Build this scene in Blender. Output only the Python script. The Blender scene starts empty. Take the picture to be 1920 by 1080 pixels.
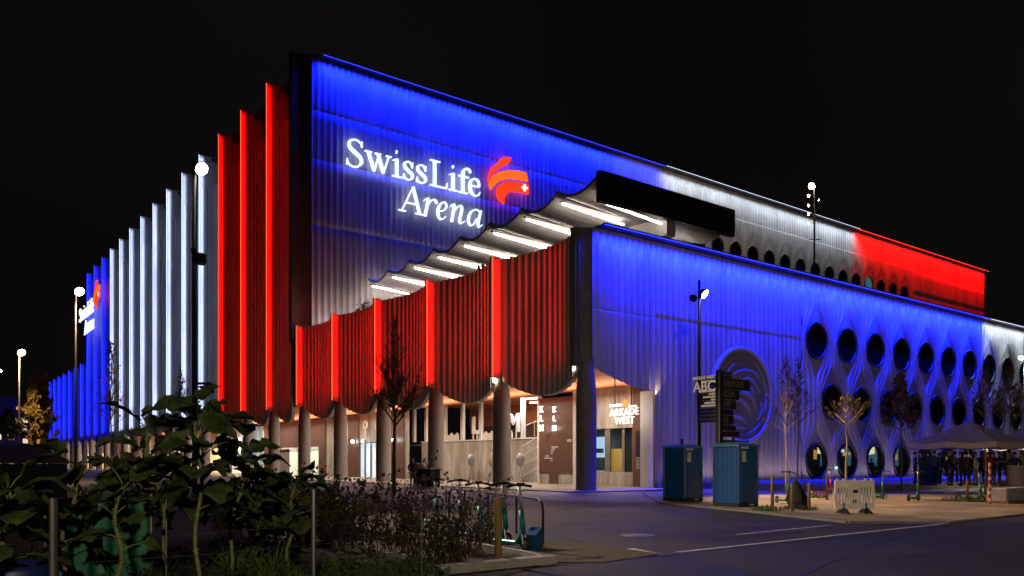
import bpy, math, random
import numpy as np
from mathutils import Vector, Matrix, Euler
R_ = math.radians
PI = math.pi
rnd = random.Random(7)
sc = bpy.context.scene
col = sc.collection

# ------------------------------------------------------------------ camera
# world axes: +X runs along the round-windowed right facade, +Y along the finned left facade, metres
F, CX, HZ, CAMZ = 1500.0, 960.0, 866.0, 1.6
TH = math.atan(1131.0/1500.0)
CT, ST = math.cos(TH), math.sin(TH)          # .798, .602
cam_d = bpy.data.cameras.new('camera'); cam = bpy.data.objects.new('camera', cam_d); col.objects.link(cam)
cam.location = (0, 0, CAMZ)
cam.rotation_euler = (R_(90), 0, math.atan2(CT, ST) - PI/2)
cam_d.sensor_fit = 'HORIZONTAL'; cam_d.angle = 2*math.atan(960/F); cam_d.shift_y = (HZ-540)/1920
cam_d.clip_start = 0.1; cam_d.clip_end = 3000
sc.camera = cam
# ------------------------------------------------------------------ night sky
w = bpy.data.worlds.new('World'); sc.world = w; w.use_nodes = True
nt = w.node_tree; nt.nodes.clear()
out = nt.nodes.new('ShaderNodeOutputWorld'); bg = nt.nodes.new('ShaderNodeBackground')
tc = nt.nodes.new('ShaderNodeTexCoord'); nz = nt.nodes.new('ShaderNodeTexNoise'); rp = nt.nodes.new('ShaderNodeValToRGB')
nz.inputs['Scale'].default_value = 2.2; nz.inputs['Detail'].default_value = 4
rp.color_ramp.elements[0].position = .35; rp.color_ramp.elements[0].color = (.0022, .0018, .0018, 1)
rp.color_ramp.elements[1].position = .75; rp.color_ramp.elements[1].color = (.0058, .0045, .0042, 1)
nt.links.new(tc.outputs['Generated'], nz.inputs['Vector']); nt.links.new(nz.outputs['Fac'], rp.inputs['Fac'])
nt.links.new(rp.outputs['Color'], bg.inputs['Color']); nt.links.new(bg.outputs[0], out.inputs[0])
bg.inputs['Strength'].default_value = 1.0
# ------------------------------------------------------------------ exposure
sc.view_settings.view_transform = 'Standard'; sc.view_settings.look = 'None'
sc.view_settings.exposure = 0; sc.view_settings.gamma = 1
sc.render.engine = 'CYCLES'
cy = sc.cycles
cy.use_denoising = True; cy.max_bounces = 5; cy.diffuse_bounces = 3; cy.glossy_bounces = 2; cy.transparent_max_bounces = 8
cy.caustics_reflective = False; cy.caustics_refractive = False; cy.sample_clamp_indirect = 3
# ------------------------------------------------------------------ light strengths
BLUE, WHITE, RED, WARM = (.003, .010, 1), (.50, .62, 1), (1, .002, .002), (1, .66, .40)
P_FIN = {'r': 7.5, 'w': 2.8, 'b': 20}             # watts per metre of fin light
P_STRIP = {'r': 4.5, 'w': 5.0, 'b': 8}            # watts per metre of the light along each fin edge
P_LOW, P_HALL = 350, 280                           # watts per metre of parapet light
def lamp_area(name, loc, rot, sx, sy, power, color, spread=180, vis=True):
    d = bpy.data.lights.new(name, 'AREA'); d.shape = 'RECTANGLE'; d.size = sx; d.size_y = sy
    d.energy = power; d.color = color; d.spread = R_(spread)
    o = bpy.data.objects.new(name, d); col.objects.link(o); o.location = loc; o.rotation_euler = rot
    return o
def lamp_spot(name, loc, target, power, color, angle=120, blend=.6, rad=.12):
    d = bpy.data.lights.new(name, 'SPOT'); d.energy = power; d.color = color; d.spot_size = R_(angle); d.spot_blend = blend
    d.shadow_soft_size = rad
    o = bpy.data.objects.new(name, d); col.objects.link(o); o.location = loc
    o.rotation_euler = (Vector(target)-Vector(loc)).to_track_quat('-Z', 'Y').to_euler()
    return o
def lamp_point(name, loc, power, color, rad=.15):
    d = bpy.data.lights.new(name, 'POINT'); d.energy = power; d.color = color; d.shadow_soft_size = rad
    o = bpy.data.objects.new(name, d); col.objects.link(o); o.location = loc
    return o

# ------------------------------------------------------------------ surveying helpers
def at(px, D, z=0.0):
    r = (px-CX)/F
    return Vector((D*(ST+CT*r), D*(CT-ST*r), z))
def gp(px, py, z=0.0):
    return at(px, (CAMZ-z)*F/(py-HZ), z)
def depth(X, Y): return ST*X+CT*Y
def zat(py, D): return CAMZ+(HZ-py)*D/F
def onY(px, Y):
    r = (px-CX)/F; return Y*(ST+CT*r)/(CT-ST*r)
def onX(px, X):
    r = (px-CX)/F; return X*(CT-ST*r)/(ST+CT*r)
def wallY(px, py, Y):
    X = onY(px, Y); return X, zat(py, depth(X, Y))
def wallX(px, py, X):
    Y = onX(px, X); return Y, zat(py, depth(X, Y))

# ------------------------------------------------------------------ materials
def mat(name, c, rough=.7, metal=0, var=.25, scale=3.0, bump=0.0, bscale=20., emit=None, es=1.0, stretch=(1, 1, 1), c2=None, spec=.5):
    m = bpy.data.materials.new(name); m.use_nodes = True; t = m.node_tree; b = t.nodes['Principled BSDF']
    b.inputs['Roughness'].default_value = rough; b.inputs['Metallic'].default_value = metal
    b.inputs['Specular IOR Level'].default_value = spec
    tcn = t.nodes.new('ShaderNodeTexCoord'); mp = t.nodes.new('ShaderNodeMapping'); mp.inputs['Scale'].default_value = stretch
    t.links.new(tcn.outputs['Object'], mp.inputs['Vector'])
    n = t.nodes.new('ShaderNodeTexNoise'); n.inputs['Scale'].default_value = scale; n.inputs['Detail'].default_value = 6
    n.inputs['Roughness'].default_value = .62
    t.links.new(mp.outputs[0], n.inputs['Vector'])
    r = t.nodes.new('ShaderNodeValToRGB')
    a = [max(0, x*(1-var)) for x in c]; d = c2 if c2 else [min(1, x*(1+var)) for x in c]
    r.color_ramp.elements[0].position = .3; r.color_ramp.elements[1].position = .7
    r.color_ramp.elements[0].color = (*a, 1); r.color_ramp.elements[1].color = (*d, 1)
    t.links.new(n.outputs['Fac'], r.inputs['Fac']); t.links.new(r.outputs['Color'], b.inputs['Base Color'])
    if bump:
        n2 = t.nodes.new('ShaderNodeTexNoise'); n2.inputs['Scale'].default_value = bscale; n2.inputs['Detail'].default_value = 5
        t.links.new(mp.outputs[0], n2.inputs['Vector'])
        bp = t.nodes.new('ShaderNodeBump'); bp.inputs['Strength'].default_value = bump; bp.inputs['Distance'].default_value = .02
        t.links.new(n2.outputs['Fac'], bp.inputs['Height']); t.links.new(bp.outputs[0], b.inputs['Normal'])
    if emit:
        b.inputs['Emission Color'].default_value = (*emit, 1); b.inputs['Emission Strength'].default_value = es
    return m
def glass(name, tint=(.75, .85, .9), gl=.12):
    m = bpy.data.materials.new(name); m.use_nodes = True; t = m.node_tree; t.nodes.clear()
    o = t.nodes.new('ShaderNodeOutputMaterial'); mx = t.nodes.new('ShaderNodeMixShader')
    tr = t.nodes.new('ShaderNodeBsdfTransparent'); tr.inputs[0].default_value = (*tint, 1)
    g = t.nodes.new('ShaderNodeBsdfGlossy'); g.inputs['Roughness'].default_value = .03
    lw = t.nodes.new('ShaderNodeLayerWeight'); lw.inputs['Blend'].default_value = gl
    t.links.new(lw.outputs['Fresnel'], mx.inputs[0]); t.links.new(tr.outputs[0], mx.inputs[1]); t.links.new(g.outputs[0], mx.inputs[2])
    t.links.new(mx.outputs[0], o.inputs[0]); return m
M = {}
M['concrete'] = mat('facade_concrete', (.44, .41, .40), .75, var=.14, scale=.6, bump=.25, bscale=9, stretch=(1, 1, .35))
M['concrete_dark'] = mat('grey_concrete', (.16, .145, .13), .8, var=.2, scale=1.2, bump=.2)
M['relief'] = mat('relief_concrete', (.26, .24, .235), .75, var=.15, scale=1.0, bump=.2)
M['column'] = mat('column_concrete', (.185, .165, .155), .7, var=.12, scale=1.5, bump=.15)
M['board_conc'] = mat('board_marked_concrete', (.42, .40, .36), .8, var=.34, scale=2.5, bump=.3, bscale=12, stretch=(1, 1, .12))
M['asphalt'] = mat('asphalt', (.036, .034, .032), .62, var=.4, scale=.8, bump=.5, bscale=70)
M['asphalt_dark'] = mat('road_asphalt', (.024, .024, .025), .6, var=.4, scale=.9, bump=.5, bscale=80)
M['paving'] = mat('paving', (.27, .23, .19), .8, var=.22, scale=.7, bump=.3, bscale=40)
M['gravel_pave'] = mat('compacted_gravel', (.33, .26, .17), .9, var=.3, scale=1.2, bump=.6, bscale=45)
M['soil'] = mat('garden_soil', (.035, .026, .018), .95, var=.5, scale=3, bump=1, bscale=18)
M['litter'] = mat('leaf_litter', (.06, .045, .02), .95, var=.6, scale=9, bump=1, bscale=22)
M['kerb'] = mat('kerb_stone', (.33, .33, .33), .8, var=.2, scale=4, bump=.3)
M['paint'] = mat('road_paint', (.45, .45, .45), .7, var=.35, scale=7)
M['terracotta'] = mat('terracotta_soffit', (.52, .17, .07), .8, var=.12, scale=1)
M['brown'] = mat('brown_ceramic_cladding', (.115, .058, .045), .5, var=.3, scale=14, bump=.35, bscale=40)
M['black'] = mat('black_metal', (.012, .012, .013), .45, .3, var=.2)
M['dark_fascia'] = mat('dark_fascia_panel', (.022, .019, .020), .6, var=.15)
M['steel'] = mat('galvanised_steel', (.22, .22, .22), .45, .8, var=.15)
M['white_steel'] = mat('white_painted_steel', (.72, .70, .66), .5, var=.06)
M['glass_dark'] = mat('dark_window_glass', (.006, .007, .009), .06, 0, var=.1, spec=.6)
M['glass'] = glass('clear_window_glass')
M['frame_black'] = mat('window_rim', (.010, .010, .012), .4, .2, var=.1)
M['toilet_blue'] = mat('blue_plastic', (.006, .065, .21), .42, var=.12, scale=2)
M['toilet_roof'] = mat('pale_translucent_plastic', (.05, .17, .26), .4, var=.1)
M['label'] = mat('printed_label', (.42, .45, .40), .6, var=.25, scale=30)
M['black_sign'] = mat('black_sign_panel', (.010, .010, .011), .5, var=.15)
M['cream_letter'] = mat('cream_lettering', (.85, .78, .60), .6, var=.05, emit=(1, .86, .58), es=.16)
M['shaded_letter'] = mat('shaded_lettering', (.10, .09, .075), .6, var=.05)  # same lettering on the darker side, shade put into the colour
M['wood'] = mat('weathered_wood', (.20, .12, .06), .85, var=.35, scale=6, bump=.4, stretch=(1, 1, .15))
M['wood_yellow'] = mat('pressure_treated_wood', (.25, .17, .045), .85, var=.3, scale=6, bump=.4, stretch=(1, 1, .12))
M['barrier'] = mat('white_barrier_plastic', (.72, .69, .60), .6, var=.15, scale=5, bump=.15)
M['rubber'] = mat('black_rubber', (.012, .012, .012), .8, var=.2)
M['bark'] = mat('bark', (.085, .062, .048), .9, var=.35, scale=8, bump=.5)
M['bark_pale'] = mat('whitewashed_bark', (.32, .28, .22), .85, var=.25, scale=6, bump=.3)
M['leaf_autumn'] = mat('autumn_leaf', (.16, .115, .022), .7, var=.5, scale=2.5)
M['leaf_dark'] = mat('dark_autumn_leaf', (.075, .045, .045), .7, var=.4, scale=3)
M['leaf_kale'] = mat('kale_leaf', (.026, .062, .014), .7, var=.6, scale=7, c2=(.075, .105, .022), bump=.4, bscale=30)
M['stalk'] = mat('kale_stalk', (.20, .22, .09), .7, var=.45, scale=14, bump=.6, bscale=40, stretch=(1, 1, 2.5))
M['weed'] = mat('weed_leaf', (.06, .11, .022), .7, var=.5, scale=5)
M['weed_dark'] = mat('ground_cover_leaf', (.028, .036, .014), .8, var=.55, scale=5)
M['twig'] = mat('bare_twig', (.060, .040, .030), .9, var=.4, scale=8)
M['rose_leaf'] = mat('withered_leaf', (.017, .014, .007), .8, var=.5, scale=6)
M['green_tarp'] = mat('green_tarpaulin', (.018, .15, .085), .6, var=.25, scale=4, bump=.5, bscale=5, stretch=(3, 3, .5))
M['blue_barrel'] = mat('blue_barrel_plastic', (.010, .022, .16), .45, var=.15)
M['shed'] = mat('dark_shed_boards', (.010, .009, .008), .9, var=.3, scale=5, stretch=(1, 1, .2))
M['turquoise'] = mat('turquoise_scooter_paint', (.012, .15, .21), .4, .2, var=.08)
M['green_sc'] = mat('green_scooter_paint', (.02, .22, .10), .4, .2, var=.08)
M['red_sc'] = mat('red_scooter_paint', (.32, .015, .03), .4, .2, var=.08)
M['grey_sc'] = mat('grey_scooter_metal', (.30, .31, .32), .4, .6, var=.08)
M['parasol'] = mat('parasol_canvas', (.56, .52, .48), .9, var=.08, scale=2)
M['skin'] = mat('skin', (.42, .27, .19), .6, var=.06)
M['hair'] = mat('dark_hair', (.022, .015, .011), .7, var=.3)
M['hair_fair'] = mat('fair_hair', (.23, .15, .07), .7, var=.3)
def stains(m, scale, lo, stretch=(1, 1, 1)):
    t = m.node_tree; b = t.nodes['Principled BSDF']; src = b.inputs['Base Color'].links[0].from_socket
    tcn = t.nodes.new('ShaderNodeTexCoord'); mp = t.nodes.new('ShaderNodeMapping'); mp.inputs['Scale'].default_value = stretch
    n = t.nodes.new('ShaderNodeTexNoise'); n.inputs['Scale'].default_value = scale; n.inputs['Detail'].default_value = 3; n.inputs['Distortion'].default_value = .6
    r = t.nodes.new('ShaderNodeValToRGB'); r.color_ramp.elements[0].position = .42; r.color_ramp.elements[1].position = .60
    r.color_ramp.elements[0].color = (lo, lo, lo, 1); r.color_ramp.elements[1].color = (1, 1, 1, 1)
    x = t.nodes.new('ShaderNodeMix'); x.data_type = 'RGBA'; x.blend_type = 'MULTIPLY'; x.inputs['Factor'].default_value = 1
    t.links.new(tcn.outputs['Object'], mp.inputs['Vector']); t.links.new(mp.outputs[0], n.inputs['Vector']); t.links.new(n.outputs['Fac'], r.inputs['Fac'])
    t.links.new(src, x.inputs['A']); t.links.new(r.outputs['Color'], x.inputs['B']); t.links.new(x.outputs['Result'], b.inputs['Base Color'])
    rr = t.nodes.new('ShaderNodeMapRange'); rr.inputs['To Min'].default_value = .42; rr.inputs['To Max'].default_value = .85
    t.links.new(n.outputs['Fac'], rr.inputs['Value']); t.links.new(rr.outputs[0], b.inputs['Roughness'])
stains(M['asphalt'], .22, .55, (1, .55, 1)); stains(M['asphalt_dark'], .3, .55, (1, .4, 1)); stains(M['gravel_pave'], .5, .6); stains(M['paving'], .6, .7)
stains(M['concrete'], .35, .80, (1, 1, .25)); stains(M['board_conc'], .8, .72, (1, 1, .3)); stains(M['barrier'], 2, .9)
def em(name, c, s): return mat(name, c, .5, emit=c, es=s, var=0)
M['led_r'] = em('red_led', (1, .055, .02), 3.0); M['led_w'] = em('white_led', (.66, .76, 1), 1.6); M['led_b'] = em('blue_led', (.03, .05, 1), 2.2)
M['sign_white'] = em('lit_white_lettering', (.80, .95, 1), 1.25)
M['sign_orange'] = em('lit_orange_acrylic', (1, .16, .008), 1.0); M['sign_red'] = em('lit_red_acrylic', (1, .055, .006), 1.0)
M['sign_cross'] = em('lit_white_acrylic', (1, .95, .9), 1.4)
M['tube'] = em('white_tube_lamp', (1, .90, .78), 20)
M['panel_lamp'] = em('ceiling_lamp_panel', (1, .86, .66), 9)
M['bulb'] = em('lamp_lens', (1, .84, .58), 45)
M['bulb_cool'] = em('cool_lamp_lens', (.9, .96, 1), 30)
M['lit_warm'] = em('lit_room_warm', (1, .72, .34), .9); M['lit_cool'] = em('lit_room_cool', (.72, .88, 1), .85); M['lit_green'] = em('lit_room_pale', (.78, .85, .72), .55)
M['lit_amber'] = em('amber_display', (.9, .42, .08), .5)
M['screen_blue'] = em('blue_display', (.15, .6, 1), 1.0)

# ------------------------------------------------------------------ mesh builder
class MB:
    def __init__(s): s.v = []; s.f = []
    def add(s, vs, fs):
        k = len(s.v); s.v += [tuple(p) for p in vs]; s.f += [tuple(i+k for i in q) for q in fs]; return s
    def box(s, a, b):
        (x0, y0, z0), (x1, y1, z1) = a, b
        return s.add([(x0, y0, z0), (x1, y0, z0), (x1, y1, z0), (x0, y1, z0), (x0, y0, z1), (x1, y0, z1), (x1, y1, z1), (x0, y1, z1)],
                     [(0, 3, 2, 1), (4, 5, 6, 7), (0, 1, 5, 4), (1, 2, 6, 5), (2, 3, 7, 6), (3, 0, 4, 7)])
    def bbox(s, a, b, c=.02):
        """box with chamfered vertical edges and top"""
        (x0, y0, z0), (x1, y1, z1) = a, b
        def ring(i, z): return [(x0+i+c, y0+i, z), (x1-i-c, y0+i, z), (x1-i, y0+i+c, z), (x1-i, y1-i-c, z), (x1-i-c, y1-i, z), (x0+i+c, y1-i, z), (x0+i, y1-i-c, z), (x0+i, y0+i+c, z)]
        vs = ring(0, z0)+ring(0, z1-c)+ring(c, z1); fs = [tuple(range(7, -1, -1)), tuple(range(16, 24))]
        for k in (0, 8):
            for i in range(8): fs.append((k+i, k+(i+1) % 8, k+8+(i+1) % 8, k+8+i))
        return s.add(vs, fs)
    def prism(s, poly, z0, z1):
        n = len(poly); vs = [(x, y, z0) for x, y in poly]+[(x, y, z1) for x, y in poly]
        return s.add(vs, [tuple(range(n-1, -1, -1)), tuple(range(n, 2*n))]+[(i, (i+1) % n, n+(i+1) % n, n+i) for i in range(n)])
    def ext(s, poly, vec):
        n = len(poly); vec = Vector(vec); vs = [tuple(p) for p in poly]+[tuple(Vector(p)+vec) for p in poly]
        return s.add(vs, [tuple(range(n-1, -1, -1)), tuple(range(n, 2*n))]+[(i, (i+1) % n, n+(i+1) % n, n+i) for i in range(n)])
    def tube(s, pts, rad, n=6, cap=True):
        pts = [Vector(p) for p in pts]; m = len(pts)
        if not hasattr(rad, '__len__'): rad = [rad]*m
        vs = []; up = None
        for i, p in enumerate(pts):
            d = (pts[min(i+1, m-1)]-pts[max(i-1, 0)])
            if d.length < 1e-9: d = Vector((0, 0, 1))
            d.normalize()
            if up is None: up = Vector((1, 0, 0)) if abs(d.x) < .9 else Vector((0, 1, 0))
            a = (up-d*up.dot(d))
            if a.length < 1e-6: a = d.orthogonal()
            a.normalize(); b = d.cross(a); up = a
            vs += [p+(a*math.cos(2*PI*k/n)+b*math.sin(2*PI*k/n))*rad[i] for k in range(n)]
        fs = []
        for i in range(m-1):
            for k in range(n): fs.append((i*n+k, i*n+(k+1) % n, (i+1)*n+(k+1) % n, (i+1)*n+k))
        if cap: fs += [tuple(range(n-1, -1, -1)), tuple(range((m-1)*n, m*n))]
        return s.add(vs, fs)
    def lathe(s, prof, c=(0, 0, 0), n=20, axis='Z', a0=0, a1=2*PI):
        """prof: (radius, height) pairs"""
        vs = []; m = len(prof)
        for r, h in prof:
            for k in range(n):
                t = a0+(a1-a0)*k/n; x, y = r*math.cos(t), r*math.sin(t)
                vs.append({'Z': (c[0]+x, c[1]+y, c[2]+h), 'Y': (c[0]+x, c[1]+h, c[2]+y), 'X': (c[0]+h, c[1]+x, c[2]+y)}[axis])
        fs = [(i*n+k, i*n+(k+1) % n, (i+1)*n+(k+1) % n, (i+1)*n+k) for i in range(m-1) for k in range(n)]
        return s.add(vs, fs)
    def ball(s, c, r, n=10, sq=(1, 1, 1)):
        m = n//2+1; prof = [(max(r*math.sin(PI*i/m), 1e-4), -r*math.cos(PI*i/m)) for i in range(m+1)]
        k = len(s.v); s.lathe(prof, (0, 0, 0), n)
        for i in range(k, len(s.v)):
            x, y, z = s.v[i]; s.v[i] = (c[0]+x*sq[0], c[1]+y*sq[1], c[2]+z*sq[2])
        return s
    def grid(s, nu, nv, fn):
        vs = [fn(i/(nu-1), j/(nv-1)) for j in range(nv) for i in range(nu)]
        return s.add(vs, [(j*nu+i, j*nu+i+1, (j+1)*nu+i+1, (j+1)*nu+i) for j in range(nv-1) for i in range(nu-1)])
    def xf(s, mtx, k=0):
        for i in range(k, len(s.v)): s.v[i] = tuple(mtx @ Vector(s.v[i]))
        return s
    def build(s, name, m, parent=None, smooth=False, o=None):
        me = bpy.data.meshes.new(name)
        off = ORI.get(parent.name, Vector()) if parent is not None else Vector(o or (0, 0, 0))
        me.from_pydata([(x-off.x, y-off.y, z-off.z) for x, y, z in s.v], [], s.f); me.validate(); me.update()
        for mm in (m if isinstance(m, (list, tuple)) else [m]): me.materials.append(M[mm] if isinstance(mm, str) else mm)
        if smooth: me.polygons.foreach_set('use_smooth', [True]*len(me.polygons))
        ob = bpy.data.objects.new(name, me); col.objects.link(ob)
        if parent is not None: ob.parent = parent; ORI[ob.name] = off
        else: ob.location = off
        return ob
ORI = {}
def thing(name, label, cat, loc=(0, 0, 0), rz=0, group=None, world=False):
    o = bpy.data.objects.new(name, None); col.objects.link(o); o.empty_display_size = .3
    o.location = loc; o.rotation_euler = (0, 0, rz); o['label'] = label; o['category'] = cat
    if group: o['group'] = group
    ORI[o.name] = Vector(loc) if world else Vector()
    return o
def tag(o, label, cat, group=None):
    o['label'] = label; o['category'] = cat
    if group: o['group'] = group
    return o
def struct(mb, name, m, smooth=False):
    o = mb.build(name, m, None, smooth); o['kind'] = 'structure'; return o
def dup(root, loc=None, rz=None, label=None, group=None, scale=None):
    r = root.copy(); col.objects.link(r)
    if loc is not None: r.location = loc
    if rz is not None: r.rotation_euler = (0, 0, rz)
    if scale: r.scale = (scale,)*3
    if label: r['label'] = label
    if group: r['group'] = group
    for ch in list(root.children):
        c = ch.copy(); col.objects.link(c); c.parent = r
        for g in list(ch.children):
            d = g.copy(); col.objects.link(d); d.parent = c
    return r
def hold(lamp, parent):
    lamp.parent = parent; lamp.location = lamp.location - ORI.get(parent.name, Vector()); return lamp

# lettering in the built-in sans face; x to the right, y up, flat on z = 0
_tx = {}
def text_mb(body, size, ext=.02, bold=.0, align='CENTER', space=1.0):
    key = (body, bold, align, space)
    if key not in _tx:
        c = bpy.data.curves.new('text', 'FONT'); c.body = body; c.size = 1; c.align_x = align; c.align_y = 'CENTER'; c.offset = bold
        c.resolution_u = 3; c.space_character = space; c.extrude = .5
        o = bpy.data.objects.new('text', c); col.objects.link(o); bpy.context.view_layer.update()
        me = o.to_mesh(); vs = [tuple(v.co) for v in me.vertices]; fs = [tuple(p.vertices) for p in me.polygons]
        o.to_mesh_clear(); bpy.data.objects.remove(o); bpy.data.curves.remove(c); _tx[key] = (vs, fs)
    vs, fs = _tx[key]
    mb = MB(); mb.add([(x*size, y*size, z*ext) for x, y, z in vs], fs); return mb
def face_south(loc): return Matrix.Translation(loc) @ Matrix(((1, 0, 0, 0), (0, 0, -1, 0), (0, 1, 0, 0), (0, 0, 0, 1)))   # reads along +X, faces -Y
def face_west(loc): return Matrix.Translation(loc) @ Matrix(((0, 0, -1, 0), (-1, 0, 0, 0), (0, 1, 0, 0), (0, 0, 0, 1)))    # reads along -Y, faces -X
#@@GROUND
# ================================================================== ground
g = MB(); g.add([(-700, -700, 0), (1200, -700, 0), (1200, 1200, 0), (-700, 1200, 0)], [(0, 1, 2, 3)])
struct(g, 'ground', 'asphalt')
def sheet(name, pix, m, z):
    mb = MB(); pts = [gp(px, py) for px, py in pix]; mb.add([(p.x, p.y, z) for p in pts], [tuple(range(len(pts)))])
    return struct(mb, name, m)
def slab(name, pts, m, h, z0=0.0):
    mb = MB(); mb.prism(pts, z0, h); return struct(mb, name, m)
def inlay(name, poly, m, z):
    mb = MB(); mb.add([(x, y, z) for x, y in poly], [tuple(range(len(poly)))]); return struct(mb, name, m)
G2 = lambda px, py: tuple(gp(px, py))[:2]
inlay('road', [G2(1030, 1062), G2(1240, 1042), G2(1775, 983), G2(2000, 958), (60, 2), (25, -30), (-30, -30), G2(900, 1300)], 'asphalt_dark', .004)
slab('arcade_pavement', [(27.3, 31.2), (29.5, 30.6), (35.5, 30.6), (60, 31.5), (100, 31.5), (100, 32.9), (50, 45), (50, 230), (27.3, 230)], 'paving', .06)
kp = [G2(1237, 944), G2(1400, 960), G2(1590, 981), G2(1775, 982), G2(2000, 957), (70, 8), (100, 12), (100, 31.4), (36, 30.2), G2(1205, 926)]
slab('pavement', kp, 'gravel_pave', .05)
kb = MB()
def kerb_run(mb, pts, wd=.16, h=.08):
    for a, b in zip(pts, pts[1:]):
        a, b = Vector((*a, 0)), Vector((*b, 0)); d = (b-a).normalized(); nrm = Vector((-d.y, d.x, 0))*wd/2
        L = (b-a).length; k = max(1, int(L/1.0))
        for i in range(k):
            p, q = a+(b-a)*(i/k)+d*.006, a+(b-a)*((i+1)/k)-d*.006
            mb.prism([tuple((p-nrm)[:2]), tuple((q-nrm)[:2]), tuple((q+nrm)[:2]), tuple((p+nrm)[:2])], 0, h)
kerb_run(kb, [G2(1237, 944), G2(1400, 960), G2(1590, 981), G2(1775, 982), G2(2000, 957)], .14, .06)
struct(kb, 'kerb', 'concrete_dark')
def line(name, a, b, wd):
    a, b = Vector((*a, 0)), Vector((*b, 0)); d = (b-a).normalized(); nn = Vector((-d.y, d.x, 0))*wd/2
    inlay(name, [tuple((p)[:2]) for p in (a-nn, b-nn, b+nn, a+nn)], 'paint', .008)
line('road_marking', G2(1270, 1036), G2(1775, 982), .10)
line('road_marking', G2(1380, 1003), G2(1560, 985), .08)
# light worn patches and a manhole
inlay('road_patch', [G2(1125, 1034), G2(1190, 1029), G2(1245, 1041), G2(1150, 1040)], 'paint', .012)
inlay('road_patch', [G2(1165, 1003), G2(1215, 1002), G2(1225, 1006), G2(1172, 1007)], 'paint', .012)
inlay('leaf_litter_patch', [G2(1000, 1022), G2(1060, 1016), G2(1170, 1030), G2(1240, 1040), G2(1130, 1056), G2(1040, 1056), G2(990, 1042)], 'litter', .016)
inlay('garden_soil', [G2(1028, 1056), G2(960, 1022), G2(840, 996), G2(600, 930), G2(420, 912), (2, 60), (-45, 60), (-45, 0), (-6, -3), (2, 2), G2(820, 1120)], 'soil', .012)
# tar seams, a drain grate and manhole covers in the asphalt
def disc(name, px, py, r, m, z):
    q = gp(px, py); mb = MB(); n = 28; mb.lathe([(.001, z), (r*.78, z), (r*.80, z-.003), (r*.84, z-.003), (r*.86, z), (r, z-.002)], (q.x, q.y, 0), n); return struct(mb, name, m)
disc('manhole_cover', 1195, 1004, .38, 'steel', .014); disc('manhole_cover', 1893, 1076, .36, 'asphalt', .014)
def seam(pix, wd, m='black_tar'):
    pts = [gp(*a) for a in pix]
    for a, b in zip(pts, pts[1:]):
        d = (b-a).normalized(); nn = Vector((-d.y, d.x, 0))*wd/2; inlay('tar_seam', [tuple(v[:2]) for v in (a-nn, b-nn, b+nn, a+nn)], m, .0105)
M['black_tar'] = mat('tar', (.010, .010, .010), .4, var=.3)
seam([(1030, 1063), (1240, 1043), (1775, 984)], .05); seam([(1010, 985), (1180, 968), (1330, 975)], .035); seam([(1330, 975), (1480, 1012)], .03); seam([(1500, 1080), (1640, 1020), (1775, 985)], .04); seam([(1240, 1043), (1420, 1080)], .03)
inlay('road_patch', [G2(1290, 1000), G2(1440, 985), G2(1500, 998), G2(1345, 1014)], 'asphalt_dark', .007)
inlay('road_patch', [G2(1560, 1040), G2(1700, 1022), G2(1760, 1036), G2(1610, 1056)], 'asphalt', .0085)
inlay('road_patch', [G2(1040, 944), G2(1150, 940), G2(1165, 950), G2(1050, 955)], 'asphalt_dark', .007)
# concrete edging of the beds
kb = MB(); kerb_run(kb, [G2(770, 1110), G2(832, 1077), G2(1036, 1056)], .22, .13); struct(kb, 'planter_kerb', 'kerb')
kb = MB(); kerb_run(kb, [G2(1036, 1056), G2(985, 1042), G2(850, 1018), G2(560, 978)], .10, .08); kerb_run(kb, [G2(760, 1050), G2(700, 1040), G2(560, 1018)], .10, .09)
kerb_run(kb, [G2(740, 1010), G2(640, 998), G2(510, 990)], .12, .1); struct(kb, 'bed_edging', 'kerb')

# ================================================================== the arena
XO, YF = 29.1, 32.6            # outer plane of the finned west face; plane of the round-windowed south face
PITCH = 7.9
LOWZ, HALLZ = 14.55, 40.2
YH = 72.3                      # south face of the hall
finY = lambda i: 32.7+PITCH*i
arena = thing('arena_building', 'large ice hockey arena with draped concrete facades lit blue, white and red', 'arena', (45, 60, 0), world=True)

# --- draped bays between the fins
def bay_profile(y0, y1, ribs, inner=.50, dep=.65):
    """plan line from the far fin (y0) to the near one (y1), stepped like folded cloth"""
    pts = [(XO, y0), (XO+inner, y0-.10)]
    L = (y0-.10)-(y1+.18)
    for k in range(ribs):
        for fr in (0, .80, .86):
            t = (k+fr)/ribs
            base = inner*(1-t*.35)+dep*math.sin(PI*min(1, t*1.05))**.9 if t < .95 else inner*(1-t*.35)+dep*.05
            amp = .17*(1-t)+.085
            d = base-amp*(fr/.80 if fr <= .8 else 0)
            pts.append((XO+d+amp*.5, y0-.10-L*t))
    pts.append((XO+inner*.6, y1+.18))
    return pts
def bay(i, ztop, ribs, sag=1.35, zb=6.9):
    y0, y1 = finY(i), finY(i-1)+.0
    if i == 6: y1 = 73.95
    pr = bay_profile(y0, y1, ribs); n = len(pr); mb = MB(); rows = [0, .02, .46, .463, .466, 1]
    vs = []
    for r_i, v in enumerate(rows):
        for (x, y) in pr:
            t = (y0-y)/(y0-y1); z0 = zb-sag*(math.sin(PI*min(1, max(0, t)))**.75)
            vs.append((x+(.03 if r_i == 3 else 0), y, z0+(ztop-z0)*v))
    fs = [(j*n+k, j*n+k+1, (j+1)*n+k+1, (j+1)*n+k) for j in range(len(rows)-1) for k in range(n-1)]
    # underside lip, 0.3 m thick
    k0 = len(vs); vs += [(x+.35, y, vs[q][2]) for q, (x, y) in enumerate(pr)]
    fs += [(k, k0+k, k0+k+1, k+1) for k in range(n-1)]
    mb.add(vs, fs); mb.build('facade_panel', 'concrete', arena)
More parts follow.
